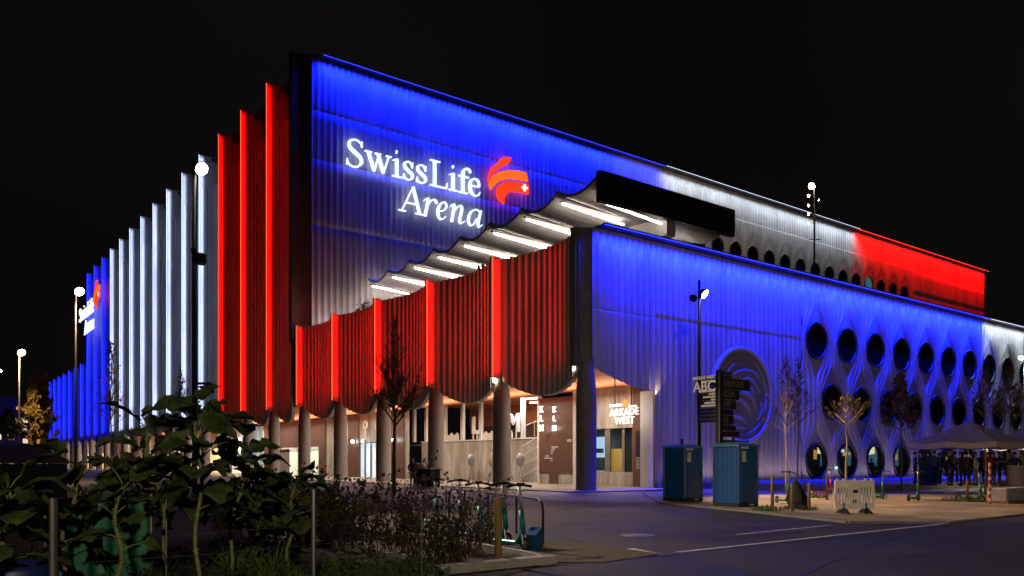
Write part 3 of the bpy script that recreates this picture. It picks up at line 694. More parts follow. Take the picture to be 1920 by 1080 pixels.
SER = {
 'S': [[(.86, .78, .05), (.80, .90, .06), (.52, .985, .06), (.22, .88, .13), (.20, .70, .15), (.45, .55, .17), (.76, .40, .16), (.84, .22, .14), (.62, .04, .08), (.34, .015, .06), (.14, .10, .06), (.08, .25, .05)], [(.87, .76, .02), (.86, .97, .05)], [(.06, .03, .05), (.07, .26, .02)]],
 'w': [[(.13, .68, TK), (.35, .03, TK*.9)], [(.35, .02, TN), (.52, .62, TN)], [(.50, .68, TK), (.70, .03, TK*.9)], [(.70, .02, TN), (.90, .66, TN)], bar(0, .26, .685), bar(.38, .60, .685), bar(.80, 1.0, .685)],
 'i': [[(.5, .68, TK), (.5, .03, TK)], [(.10, .60, .04), (.5, .67, .07)], bar(.05, .95, .027), [(.42, .93, .13), (.48, .93, .155), (.54, .93, .13)]],
 's': [[(.82, .50, .05), (.74, .62, .06), (.5, .685, .055), (.20, .60, .11), (.22, .46, .13), (.5, .35, .14), (.80, .24, .13), (.80, .10, .11), (.50, .012, .055), (.20, .06, .06), (.12, .18, .05)], [(.84, .48, .02), (.83, .68, .045)], [(.10, .01, .045), (.11, .2, .02)]],
 'L': [[(.30, .98, TK), (.30, .03, TK)], bar(.06, .58, .972), [(.06, .03, .06), (.93, .03, .06)], [(.92, .02, .05), (.97, .24, .03)]],
 'f': [[(.38, 0.03, TK), (.38, .70, TK), (.48, .93, .12), (.75, 1.0, .07), (.92, .92, .10), (.93, .87, .07)], bar(.06, .80, .66), bar(.08, .72, .027)],
 'e': [[(.14, .38, .05), (.86, .40, .05)], [(.86, .40, .10), (.80, .60, .10), (.52, .685, .055), (.22, .58, .11), (.12, .36, .145), (.20, .14, .14), (.48, .02, .08), (.78, .06, .06), (.92, .20, .04)]],
 'A': [[(.60, 1.0, .13), (.88, .03, TK)], [(.61, 1.0, .05), (.14, .03, TN)], bar(.29, .80, .36, .055), bar(0, .30, .027), bar(.70, 1.02, .027)],
 'r': [[(.08, .56, .03), (.30, .68, .08), (.36, .60, .13), (.16, .0, .13)], [(.28, .35, .03), (.55, .62, .07), (.78, .69, .09), (.92, .62, .10), (.93, .56, .06)]],
 'E': [[(.20, .30, .045), (.62, .36, .06), (.88, .52, .08), (.78, .67, .07), (.55, .67, .07), (.24, .48, .12), (.14, .24, .135), (.26, .04, .10), (.52, .02, .065), (.84, .16, .035)]],
 'n': [[(.04, .56, .03), (.20, .68, .07), (.27, .60, .12), (.12, .0, .125)], [(.20, .34, .03), (.45, .60, .07), (.66, .69, .09), (.74, .56, .12), (.60, .14, .125), (.68, .02, .08), (.92, .14, .03)]],
 'a': [[(.80, .64, .05), (.58, .68, .06), (.26, .52, .11), (.12, .22, .125), (.22, .03, .09), (.44, .08, .055), (.66, .34, .045)], [(.92, .68, .10), (.74, .16, .125), (.80, .02, .08), (1.0, .14, .03)]],
}
CAP = 2.75
SX0 = onY(648, YH-.5)
def cropx(cx): return onY(620+cx/4.8, YH-.5)-SX0
def word(spec, zbase):
    mb = MB(); dep = .22
    for ch, c0, c1 in spec:
        x0, x1 = cropx(c0), cropx(c1)
        for s_ in SER[ch]:
            dep += .002; ribbon(mb, [(x0+(x1-x0)*x, zbase+y*CAP, w_*CAP*.74) for x, y, w_ in s_], dep)
    return mb
sign = thing('illuminated_sign', 'large illuminated white serif lettering with orange flame on the blue hall wall above the canopy', 'sign', (SX0, YH-.5, 27.1), group='illuminated arena signs')
word([('S', 130, 300), ('w', 303, 540), ('i', 545, 635), ('s', 640, 748), ('s', 758, 868), ('L', 880, 1048), ('i', 1053, 1138), ('f', 1138, 1258), ('e', 1234, 1344)], 3.3).build('lettering', 'sign_white', sign)
word([('A', 605, 822), ('r', 822, 958), ('E', 945, 1050), ('n', 1065, 1215), ('a', 1217, 1358)], 0).build('lettering', 'sign_white', sign)
def crop_poly(pts, dep):
    mb = MB(); q = []
    for cx, cyy in pts:
        X, Z = wallY(620+cx/4.8, 230+cyy/4.8, YH-.5); q.append((X-SX0, -.02, Z-27.1))
    mb.ext(q, (0, -dep, 0)); return mb
def smooth_poly(pts, n=4):
    p = [(*a, 0) for a in pts]; return [(a, b) for a, b, c in arc_pts(p, n)]
fl1 = [(1410, 540), (1412, 470), (1440, 405), (1500, 360), (1535, 318), (1545, 312), (1615, 322), (1612, 345), (1580, 385), (1500, 420), (1445, 470)]
fl2 = [(1435, 608), (1418, 560), (1440, 500), (1500, 450), (1580, 432), (1680, 437), (1748, 455), (1765, 535), (1690, 515), (1600, 505), (1530, 520), (1475, 555)]
fl3 = [(1552, 738), (1505, 695), (1485, 640), (1495, 580), (1540, 545), (1610, 532), (1700, 545), (1770, 562), (1770, 650), (1700, 630), (1620, 625), (1575, 645), (1550, 690)]
crop_poly(fl1, .3).build('flame_emblem', 'sign_red', sign); crop_poly(fl2, .3).build('flame_emblem', 'sign_orange', sign); crop_poly(fl3, .3).build('flame_emblem', 'sign_red', sign)
crop_poly([(1720, 560), (1738, 562), (1738, 583), (1758, 588), (1758, 606), (1738, 602), (1738, 626), (1720, 622), (1720, 600), (1700, 596), (1700, 580), (1720, 582)], .34).build('cross_emblem', 'sign_cross', sign)
dup(sign, (XO-.75, 186.3, 27.1), R_(-90), 'illuminated white lettering with red flame on the far blue fins, seen edge-on')
# ================================================================== ARKADE WEST sign hung in the arcade
hx = 34.2
def hp(px, py): return wallX(px, py, hx)
y0, z0 = hp(1170, 773); hs = thing('hanging_sign', 'glowing white two-line lettering hung on two rods under the arcade soffit', 'sign', (hx, y0, z0), world=True)
for px in (1153, 1184):
    y, z = hp(px, 768); mb = MB(); mb.tube([(hx, y, z), (hx, y, 6.62)], .04, 6); mb.build('rod', 'black', hs)
LET = em('lit_arcade_letters', (1, .97, .92), 1.1)
for body, px, py, s_ in (('ARKADE', 1171, 773, .60), ('WEST', 1172, 789, .60), ('SwissLife', 1156, 760, .27), ('Arena', 1187, 761, .27)):
    y, z = hp(px, py); text_mb(body, s_, .06, .010 if s_ > .5 else .004, 'CENTER', 1.08).xf(face_west((hx-.05, y, z))).build('lettering', LET, hs)
y, z = hp(1174.5, 757); mb = MB(); mb.ext([(hx-.06, y+a, z+b) for a, b in ((-.18, -.05), (-.15, .12), (-.02, .18), (.03, .27), (.12, .25), (.15, .10), (.17, 0), (.13, -.18), (.03, -.07), (-.07, -.19))], (-.05, 0, 0)); mb.build('flame_emblem', em('lit_orange_flame', (1, .26, .02), 1.0), hs)
#@@THINGS
# ================================================================== lamp posts
def lamp_post(label, px, D, top, heads, r0=.085, r1=.06, power=900, tgt=None, group='street lamps', extra=None, z0=0.0, cat='street lamp', col_=WARM, name='street_lamp', cone=100):
    b = at(px, D, z0); t = thing(name, label, cat, b, world=True, group=group)
    mb = MB(); mb.tube([(b.x, b.y, z0), (b.x, b.y, z0+.5), (b.x, b.y, z0+top)], [r0*1.15, r0, r1], 12); mb.lathe([(r0*1.9, 0), (r0*1.9, .05), (r0*1.2, .12)], (b.x, b.y, z0), 12); mb.build('pole', 'black', t, True)
    right = Vector((CT, -ST, 0)); fwd = Vector((ST, CT, 0))
    for (off, z, lit, sz) in heads:
        c = Vector((b.x, b.y, z0+z))+right*off; d = 1 if off >= 0 else -1
        mb = MB(); mb.tube([(b.x, b.y, z0+z+.05), tuple(c+Vector((0, 0, .05)))], .035, 8); mb.build('bracket', 'black', t)
        ax = (right*d*.55-fwd*.45+Vector((0, 0, -.5))).normalized(); q = ax.to_track_quat('Z', 'Y').to_matrix().to_4x4(); mt = Matrix.Translation(c) @ q
        mb = MB(); mb.lathe([(.001, -sz*1.1), (sz*.6, -sz*1.0), (sz*.95, -sz*.4), (sz, .0), (sz*.92, .01)], (0, 0, 0), 16); mb.xf(mt); h = mb.build('lamp_head', 'black', t, True)
        mb = MB(); mb.lathe([(.001, sz*.22), (sz*.5, sz*.16), (sz*.9, .0)], (0, 0, 0), 16); mb.xf(mt); mb.build('lens', 'bulb' if lit else 'frame_black', h, True)
        if lit and power:
            lo = c+ax*.35; hold(lamp_spot('lamp_or_fill_light', tuple(lo), tgt or tuple(lo+Vector((0, 0, -1))), power, col_, cone, .6, .15), t)
    return t, b, right, fwd
t, b, right, fwd = lamp_post('tall black lamp post with floodlight box and camera in front of the white fins', 365, 25, 11.0, [(.22, 10.75, True, .22)], power=14000, tgt=tuple(gp(1180, 985)), col_=(1, .80, .60), cone=68)
mb = MB(); c = b+Vector((0, 0, 7.95))+right*.10; mb.bbox((c.x-.14, c.y-.2, c.z-.16), (c.x+.22, c.y+.16, c.z+.16), .04); mb.build('floodlight_box', 'black', t)
mb = MB(); mb.box((c.x-.2, c.y-.05, c.z+.16), (c.x-.05, c.y+.05, c.z+.3)); mb.build('bracket', 'black', t)
mb = MB(); c = b+Vector((0, 0, 4.05)); mb.tube([tuple(c), tuple(c+right*.45)], .04, 8); mb.ball(tuple(c+right*.45+Vector((0, 0, -.08))), .14, 12); mb.tube([tuple(c+right*.45), tuple(c+right*.5+Vector((0, 0, -.3)))], [.1, .12], 10); mb.build('security_camera', 'black', t)
lamp_post('black lamp post lit in front of the far blue fins', 142, 43, 11.0, [(.2, 10.75, True, .27)], power=1500)
lamp_post('small distant lamp post above the warm lit poplar tree', 36, 67, 10.9, [(.2, 10.75, True, .34)], power=7000, col_=(1, .62, .25), cone=140)
lamp_post('distant lamp post cut by the photo edge beside the city lights', -3, 95, 12.6, [(.2, 12.4, True, .2)], power=500)
lamp_post('black lamp post with paired round heads behind the blue toilet cabins', 1311, 37, 10.0, [(.26, 9.35, True, .24), (-.3, 9.15, False, .19)], power=9500, tgt=tuple(gp(1650, 941)), col_=(1, .64, .34), cone=82)
lamp_post('short lamp with several small heads at the far end of the roof terrace', 1758, 118, 8.4, [(.1, 8.2, True, .22), (-.35, 6.9, True, .12), (.45, 6.4, False, .16)], power=900, z0=13.45)
lamp_post('black lamp post at the right edge of the photo by the white facade', 1921, 60, 11.0, [(-.25, 9.4, True, .2)], power=1200)
t, b, right, fwd = lamp_post('tall roof terrace mast carrying a stack of small spotlights', 1527, 75, 14.0, [(-.25, 14.0, True, .34), (-.55, 13.1, True, .13), (-.55, 12.2, True, .11), (-.55, 11.4, True, .11), (-.5, 10.5, True, .08), (.4, 12.7, True, .09), (.4, 11.8, False, .15)], .11, .08, power=1500, z0=13.45, group='street lamps', tgt=(100, 72, 30), name='spotlight_mast', cat='light mast')
mb = MB(); mb.tube([tuple(b+Vector((0, 0, 9.0))-right*.5), tuple(b+Vector((0, 0, 9.0))+right*.6)], .05, 6); mb.build('crossbar', 'steel', t)
# added fill spots behind the camera, no fixtures, brightening facade, pavement and garden

bb = Vector((-4, -9, 8.6)); lamp_spot('lamp_or_fill_light', tuple(bb), tuple(gp(1600, 908)), 3000, (1, .78, .58), 62, .5, .2)
lamp_spot('lamp_or_fill_light', (-4, -9, 9.0), (57, 32.6, 6.0), 6500, (1, .72, .66), 40, .6, .2)
lamp_spot('lamp_or_fill_light', (-3.5, -7, 7.0), tuple(at(620, 11)), 3600, (1, .84, .52), 78, .7, .2)

# ================================================================== portable toilets
def toilet(label, px, py):
    p = gp(px, py); t = thing('portable_toilet', label, 'portable toilet', (0, 0, 0), group='blue portable toilets')
    W, Dp, H = 1.12, 1.12, 2.12
    mb = MB(); mb.box((.04, .05, .13), (W-.02, Dp-.02, H)); 
    for k in range(5): mb.box((.028, .12+k*.2, .2), (.04, .22+k*.2, H-.1))
    mb.build('body', 'toilet_blue', t)
    mb = MB(); mb.bbox((.0, .0, .0), (W, Dp, .125), .02); mb.build('base', 'rubber', t)
    mb = MB()
    for x0, y0 in ((0, 0), (W-.08, 0), (0, Dp-.08), (W-.08, Dp-.08)): mb.bbox((x0, y0+.001, .126), (x0+.08, y0+.08, H+.02), .015)
    mb.build('corner_post', 'toilet_blue', t)
    d = MB(); d.bbox((.10, .015, .16), (W-.10, .048, H-.12), .01); d.box((.16, .005, .25), (W-.16, .014, 1.0)); d.box((.16, .005, 1.1), (.50, .014, H-.35))
    dd = d.build('door', 'toilet_blue', t)
    h = MB(); h.box((W-.2, -.01, 1.0), (W-.13, .013, 1.14)); h.build('handle', 'black', dd)
    l = MB(); l.box((.18, -.004, 1.55), (.40, .004, 1.92)); l.build('notice', 'label', dd)
    l = MB(); l.box((.12, .0, 2.0), (.55, .012, 2.09)); l.build('name_plate', 'label', t)
    l = MB(); l.box((.60, -.006, .04), (.84, -.001, .1)); l.build('sticker', 'label', t)
    r = MB(); k = 9
    vs = []
    for i in range(k):
        for j in range(k):
            u, v = i/(k-1), j/(k-1); e = min(u, 1-u, v, 1-v); vs.append((-.02+u*(W+.04), -.02+v*(Dp+.04), H+.03+.09*min(1, e*4)**.5))
    r.add(vs, [(i*k+j, (i+1)*k+j, (i+1)*k+j+1, i*k+j+1) for i in range(k-1) for j in range(k-1)]); r.box((-.02, -.02, H-.04), (W+.02, Dp+.02, H+.03)); r.build('roof', 'toilet_roof', t)
    v = MB(); v.lathe([(.05, 0), (.05, .22), (.065, .22), (.065, .27)], (W-.15, Dp-.15, H+.1), 10); v.build('vent_pipe', 'rubber', t)
    t.location = (p.x, p.y, .05); return t
toilet('blue portable toilet cabin standing in front of the lamp post', 1283, 943)
toilet('blue portable toilet cabin at the foot of the gate signpost', 1385, 954)

# ================================================================== signpost with gate letters
p = gp(1349, 951); t = thing('signpost', 'black wayfinding signpost with ABC gate letters beside the portable toilets', 'signpost', (p.x, p.y, 0), world=True)
D0 = depth(p.x, p.y)
mb = MB(); mb.box((p.x-.09, p.y-.09, 0), (p.x+.09, p.y+.09, zat(694, D0))); mb.build('post', 'black_sign', t)
mb = MB(); mb.box((p.x-.125, p.y-.11, .02), (p.x-.10, p.y-.06, zat(696, D0))); mb.build('edge_rail', 'steel', t)
zt, zb_ = zat(702, D0), zat(792, D0); Hs = zt-zb_
y0, y1 = p.y+.10, p.y+1.0
for k in range(13):
    z1 = zt-Hs*k/13; z0_ = zt-Hs*(k+1)/13+.02; mb = MB(); mb.box((p.x-.05, y0, z0_), (p.x+.03, y1-.004*k, z1)); mb.build('sign_blade', 'black_sign', t)
def tw(body, s_, yc, z, m='cream_letter', al='RIGHT', bold=.03):
    text_mb(body, s_, .012, bold, al).xf(face_west((p.x-.056, yc, z))).build('lettering', m, t)
tw('ARKADE WEST', .155, y0+.03, zt-.07); tw('CREDIT SUISSE'[:0]+'SwissLife Arena', .10, y0+.03, zt-.20, bold=.015)
tw('ABC', .52, y0+.03, zt-Hs*.235, bold=.02)
for k, wd in enumerate(('Tribüne West', 'Kasse', 'Restaurant', 'Shop', 'Garderobe', 'Sport Bar')): pass
for k, wd in enumerate((.78, .32, .60, .24, .52, .70)):
    z = zt-Hs*(.33+k*.062); mb = MB(); n = int(wd/.05)
    for i in range(n): mb.box((p.x-.058, y0+.04+i*.05, z-.03-.012*(i % 3 == 1)), (p.x-.05, y0+.04+i*.05+.036, z+.03+.014*(i % 4 == 2)))
    mb.build('lettering', 'cream_letter', t)
xs0 = p.x+.12
zt2, zb2 = zat(694, D0), zat(797, D0)
bl = [(.55, 'ARKADE WEST', .10), (1.55, 'DEFGHI', .26), (.95, 'KLM', .26), (.75, 'NP', .26), (.6, '', 0), (.62, 'Q', .24), (.75, '', 0), (.95, '', 0)]
zz = zt2-.05
for k, (L, body, s_) in enumerate(bl):
    hgt = (.22, .40, .36, .34, .22, .34, .22, .22)[k]
    mb = MB(); mb.box((xs0, p.y-.04, zz-hgt+.02), (xs0+L, p.y+.03, zz)); mb.build('sign_blade', 'black_sign', t)
    if body:
        text_mb(body, s_*1.25, .012, .015, 'LEFT').xf(face_south((xs0+.06, p.y-.045, zz-hgt/2+.01))).build('lettering', 'shaded_letter', t)
    zz -= hgt
mb = MB(); mb.box((xs0, p.y-.04, zz-.22), (xs0+1.5, p.y+.03, zz-.09)); mb.build('sign_blade', 'black_sign', t)
mb = MB(); mb.box((xs0+.25, p.y-.05, zz-.19), (xs0+.33, p.y-.041, zz-.11))
for i in range(14): mb.box((xs0+.45+i*.065, p.y-.05, zz-.175), (xs0+.45+i*.065+.045, p.y-.041, zz-.125))
mb.build('lettering', 'shaded_letter', t)

# ================================================================== stakes, barrier, blocks
stake_l = {1448: 'tall wooden stake at the left corner of the tree square', 1485: 'wooden stake in front of the green scooter', 1508: 'thin wooden stake behind the young tree, near the round window', 1517: 'wooden stake at the right front of the tree square', 1551: 'pale wooden stake beside the weed tuft by the barrier',
           1814: 'wooden stake in the weeds left of the green scooter by the tents', 1876: 'wooden stake under the edge of the far parasol'}
for px, py, top in ((1448, 958, 890), (1485, 962, 905), (1508, 926, 890), (1517, 960, 905), (1551, 940, 895), (1814, 943, 898), (1876, 925, 897)):
    q = gp(px, py); D = depth(q.x, q.y); h = zat(top, D); mb = MB(); mb.tube([(q.x, q.y, 0), (q.x, q.y, h-.03), (q.x, q.y, h)], [.055, .052, .035], 10)
    tag(mb.build('wooden_stake', 'wood', None, True, (q.x, q.y, 0)), stake_l[px], 'stake', 'wooden tree stakes')
def barrier(label, px, py, rz):
    t = thing('traffic_barrier', label, 'barrier', (0, 0, 0))
    W, H = 1.28, 1.0; mb = MB()
    mb.bbox((-W/2, -.03, .78), (W/2, .03, H), .012); mb.bbox((-W/2, -.03, .14), (W/2, .03, .30), .012)
    for x in (-W/2, W/2-.09): mb.box((x, -.028, .30), (x+.09, .028, .78))
    for k in range(11):
        x = -W/2+.15+k*.094
        if k in (5,): continue
        mb.box((x, -.018, .30), (x+.045, .018, .78))
    mb.box((-.13, -.026, .30), (.15, .026, .78))
    for x in (-.55, -.35, .0, .35, .55): mb.box((x-.03, -.02, H), (x+.03, .02, H+.05))
    for x in (-W/2-.04, W/2): mb.box((x, -.02, .45), (x+.04, .02, .60))
    mb.build('panel', 'barrier', t)
    mb = MB(); mb.box((-.06, -.032, .62), (.10, -.0265, .71)); mb.box((-.06, -.032, .32), (-.02, -.0265, .42)); mb.box((.01, -.032, .32), (.05, -.0265, .42)); mb.build('slot', 'black', t)
    for x in (-.36, .36):
        mb = MB(); mb.ext([(x-.04, -.34, 0), (x-.04, .34, 0), (x-.04, .30, .05), (x-.04, .07, .17), (x-.04, -.07, .17), (x-.04, -.30, .05)], (.08, 0, 0)); mb.build('foot', 'rubber', t)
        mb = MB(); mb.box((x-.02, -.045, .15), (x+.02, -.03, .32)); mb.build('foot_pin', 'rubber', t)
    q = gp(px, py); t.location = (q.x, q.y, .05); t.rotation_euler = (0, 0, rz); return t
barrier('white plastic barrier with two black feet beside the young trees', 1602, 966, R_(-29))
# concrete blocks with warning tape at the far right
q = gp(1888, 945); t = thing('concrete_block', 'pale concrete block on a pallet at the right edge of the photo', 'block', (q.x, q.y, 0), world=True)
mb = MB(); mb.bbox((q.x-.9, q.y-.35, .14), (q.x+1.6, q.y+.35, .62), .03); mb.build('block', 'kerb', t)
mb = MB()
for k in range(4): mb.box((q.x-.9+k*.75, q.y-.4, .0), (q.x-.75+k*.75, q.y+.4, .135))
mb.build('pallet', 'wood', t)
q = gp(1856, 948); t = thing('warning_post', 'red and white taped post beside the pale concrete block', 'post', (q.x, q.y, 0), world=True)
tw_, tr_ = MB(), MB(); D = depth(q.x, q.y); hh = zat(868, D)
for k in range(12): (tw_ if k % 2 else tr_).tube([(q.x+.02*math.sin(k*1.7), q.y, .02+hh*k/12), (q.x+.02*math.sin(k*1.7+1.7), q.y, hh*(k+1)/12)], .05, 8)
M['tape_red'] = mat('red_tape', (.5, .03, .02), .6); tw_.build('white_band', 'barrier', t); tr_.build('red_band', 'tape_red', t)
# raised timber deck of the bar garden
dk = [(onY(1600, 21.5), 21.5), (92, 21.5), (92, 31.3), (onY(1600, 21.5), 31.3)]
mb = MB(); mb.prism(dk, .045, .40); tag(mb.build('bar_deck', 'concrete_dark', None), 'low grey platform under the parasols in front of the round windows', 'platform')

# ================================================================== scooters
def scooter(label, loc, rz, m, lean=0.0, basket=False, group='parked electric scooters'):
    t = thing('kick_scooter', label, 'scooter', (0, 0, 0), group=group)
    def wheel(x):
        mb = MB(); mb.lathe([(.075, -.022), (.115, -.026), (.125, 0), (.115, .026), (.075, .022), (.075, -.022)], (x, 0, .125), 18, 'Y'); wv = mb.build('wheel', 'rubber', t, True)
        r = MB(); r.lathe([(.001, -.02), (.076, -.018), (.076, .018), (.001, .02)], (x, 0, .125), 14, 'Y'); r.build('rim', 'grey_sc', wv)
    wheel(0); wheel(.95)
    mb = MB(); mb.bbox((.18, -.085, .10), (.86, .085, .17), .02); mb.tube([(.82, 0, .15), (.95, 0, .19)], .03, 8); mb.build('deck', m, t)
    mb = MB(); mb.tube([(.20, 0, .14), (.09, 0, .30), (.06, 0, .36)], [.055, .045, .045], 10); mb.build('neck', m, t, True)
    mb = MB(); mb.tube([(.055, 0, .30), (.115, 0, .72)], [.05, .046], 12); mb.build('stem_cover', m, t, True)
    mb = MB(); mb.tube([(.115, 0, .72), (.17, 0, 1.16)], [.034, .028], 10); mb.build('stem', 'grey_sc', t, True)
    mb = MB(); mb.tube([(.02, .04, .125), (.05, .045, .30)], .016, 6); mb.tube([(.02, -.04, .125), (.05, -.045, .30)], .016, 6); mb.build('fork', 'grey_sc', t)
    mb = MB(); mb.tube([(.18, -.29, 1.15), (.16, -.12, 1.18), (.16, .12, 1.18), (.18, .29, 1.15)], .017, 8); mb.tube([(.18, -.29, 1.15), (.18, -.16, 1.172)], .024, 8); mb.tube([(.18, .16, 1.172), (.18, .29, 1.15)], .024, 8); mb.box((.09, -.06, 1.16), (.19, .06, 1.22)); mb.build('handlebar', 'black', t)
    mb = MB(); mb.lathe([(.14, -.03), (.145, -.03), (.145, .03), (.14, .03)], (.95, 0, .125), 12, 'Y', PI*.15, PI*.75); mb.build('fender', 'black', t)
    mb = MB(); mb.lathe([(.001, -.03), (.028, -.02), (.028, .01)], (.09, 0, 1.08), 10, 'X'); mb.build('headlight', 'label', t)
    t.location = loc; t.rotation_euler = (lean, 0, rz); return t
def face_cam(px, py, turn):  # heading such that the front wheel points turn degrees away from the camera
    q = gp(px, py); a = math.atan2(-q.y, -q.x); return q, a+R_(turn)+PI
for px, py, turn, lb, m in ((985, 1033, 40, 'turquoise e-scooter at the open end of the bike rack', 'turquoise'), (952, 1022, 36, 'turquoise e-scooter between the wooden post and the end scooter', 'turquoise'), (905, 1018, 34, 'dark turquoise e-scooter left of the wooden post', 'turquoise'),
                            (822, 990, 30, 'green e-scooter half hidden in the rose twigs', 'green_sc'), (868, 1000, 33, 'turquoise e-scooter behind the rose twigs', 'turquoise')):
    q, a = face_cam(px, py, turn); scooter(lb, (q.x, q.y, .0), a, m)
for px, py, a, lb, m, ln in ((1655, 938, R_(40), 'green e-scooter right of the white barrier, turned sideways', 'green_sc', .05), (1722, 941, R_(185), 'green e-scooter parked before the low platform with its wheel to the right', 'green_sc', -.04),
                             (1562, 930, R_(130), 'red e-scooter behind the stakes near the green lamp', 'red_sc', .03), (1842, 944, R_(80), 'green e-scooter under the slim trunk next to the taped post', 'green_sc', .04), (1478, 948, R_(60), 'green e-scooter leaning inside the tree square', 'green_sc', .10)):
    q = gp(px, py); scooter(lb, (q.x, q.y, .05), a, m, ln)
q = gp(1568, 930); mb = MB(); mb.ball((q.x, q.y, 1.32), .05, 8); tag(mb.build('signal_lamp', em('green_signal', (.05, 1, .35), 14), None, True, (q.x, q.y, 1.3)), 'small glowing green lamp above the red e-scooter', 'lamp')
mb = MB(); q2 = gp(1497, 955); mb.tube([(q2.x, q2.y, .05), (q2.x+.04, q2.y, .12), (q2.x-.03, q2.y, .4), (q2.x-.08, q2.y+.03, .65), (q2.x-.16, q2.y, .85), (q2.x-.2, q2.y, 1.0)], [.22, .34, .30, .22, .14, .03], 12); tag(mb.build('rubbish_sack', 'rubber', None, True, (q2.x, q2.y, .05)), 'dark covered sack leaning in the tree square behind the stakes', 'sack')

# ================================================================== bike rack and posts
q0, q1 = gp(1018, 1012), gp(842, 970); dv = (q1-q0).normalized()
t = thing('bike_rack', 'black tubular bike rack holding the turquoise scooters', 'bike rack', tuple(q0), world=True)
mb = MB(); pts = [q0+Vector((0, 0, .0)), q0+Vector((0, 0, .55))]
for k in range(1, 7):
    a = k/6*PI/2; pts.append(q0+dv*(.28*(1-math.cos(a)))+Vector((0, 0, .55+.28*math.sin(a))))
pts += [q1-dv*.28+Vector((0, 0, .83)), q1+Vector((0, 0, .55)), q1]
mb.tube(pts, .028, 8); mb.build('hoop', 'black', t, True)
for fr in (.22, .5, .78):
    a = q0+(q1-q0)*fr; mb = MB(); mb.tube([a, a+Vector((0, 0, .82))], .024, 8); mb.build('upright', 'black', t)
q = gp(1005, 1030); mb = MB()
mb.xf(Matrix.Identity(4)); mb.box((-.16, -.11, 0), (.16, .11, .34)); mb.xf(Matrix.Translation((q.x, q.y, .03)) @ Matrix.Rotation(.5, 4, 'Z') @ Matrix.Rotation(R_(-22), 4, 'Y'))
tag(mb.build('delivery_bag', 'toilet_blue', None, False, (q.x, q.y, 0)), 'blue and white box lying under the hoop of the bike rack', 'box')
q = gp(934, 1060); D = depth(q.x, q.y); mb = MB(); mb.tube([(q.x, q.y, 0), (q.x, q.y, zat(935, D)-.02), (q.x, q.y, zat(933, D))], [.062, .06, .045], 14); tag(mb.build('garden_post', 'wood_yellow', None, True, (q.x, q.y, 0)), 'round yellowish timber post in front of the scooters', 'post')

# ================================================================== wire garden fence
t = thing('wire_fence', 'thin wire garden fence on slim steel posts across the vegetable bed', 'fence', (at(588, 8.2)), world=True)
posts = [(588, 8.2, 918, .045), (312, 8.8, 905, .018), (100, 6.6, 934, .055), (790, 9.6, 960, .014), (60, 9.5, 925, .016)]
for px, D, py, r in posts:
    a = at(px, D); mb = MB(); mb.tube([a, a+Vector((0, 0, zat(py, D)))], r*.6, 8); mb.build('post', 'steel', t)
a, b = at(100, 6.6), at(588, 8.2); c = at(790, 9.6); mb = MB()
for z in (.15, .35, .55, .75, .95): mb.tube([a+Vector((0, 0, z)), (a+b)/2+Vector((0, 0, z-.015)), b+Vector((0, 0, z))], .003, 4); mb.tube([b+Vector((0, 0, z)), c+Vector((0, 0, z))], .003, 4)
mb.build('wire', 'steel', t)
# green net screen, barrel, shed
a, b = at(84, 8.6), at(282, 9.6); mb = MB(); n = 40
def tarp(u, v):
    p_ = a+(b-a)*u; nrm = Vector((-(b-a).y, (b-a).x, 0)).normalized(); return tuple(p_+nrm*(.035*math.sin(u*31)+.03*math.sin(u*11+v*3))+Vector((0, 0, .02+1.15*v-.05*u+.03*math.sin(u*7)*v)))
mb.grid(60, 12, tarp); t = thing('garden_screen', 'green tarpaulin screen stretched behind the kale plants', 'screen', tuple(a), world=True); mb.build('tarpaulin', 'green_tarp', t, True)
mb = MB(); mb.tube([a+Vector((0, 0, 1.2)), b+Vector((0, 0, 1.14))], .02, 8); mb.build('top_rail', 'steel', t)
for pt in (a, b): mb = MB(); mb.tube([pt-Vector((0, .05, 0)), pt-Vector((0, .05, -1.22))], .022, 8); mb.build('post', 'steel', t)
q = at(30, 7.6); mb = MB(); mb.lathe([(.001, 0), (.34, 0), (.36, .05), (.36, .28), (.375, .30), (.36, .32), (.36, .58), (.34, .62), (.30, .63), (.30, .55), (.001, .55)], (q.x, q.y, 0), 24); tag(mb.build('water_barrel', 'blue_barrel', None, True, tuple(q)), 'dark blue plastic water barrel at the bottom left under the kale', 'barrel')
a, b = at(-190, 17), at(126, 21); d = (b-a).normalized(); nn = Vector((-d.y, d.x, 0))
t = thing('garden_shed', 'low black garden shed behind the green screen', 'shed', tuple(a), world=True)
mb = MB(); mb.prism([tuple(v[:2]) for v in (a, b, b+nn*2.4, a+nn*2.4)], 0, 1.55); mb.build('wall', 'shed', t)
mb = MB(); e = .15; mb.add([tuple(a-d*e-nn*e+Vector((0, 0, 1.56))), tuple(b+d*e-nn*e+Vector((0, 0, 1.56))), tuple(b+d*e+nn*1.2+Vector((0, 0, 2.05))), tuple(a-d*e+nn*1.2+Vector((0, 0, 2.05))), tuple(b+d*e+nn*2.5+Vector((0, 0, 1.6))), tuple(a-d*e+nn*2.5+Vector((0, 0, 1.6)))], [(0, 1, 2, 3), (3, 2, 4, 5), (0, 3, 5), (1, 4, 2)]); mb.build('roof', 'shed', t)

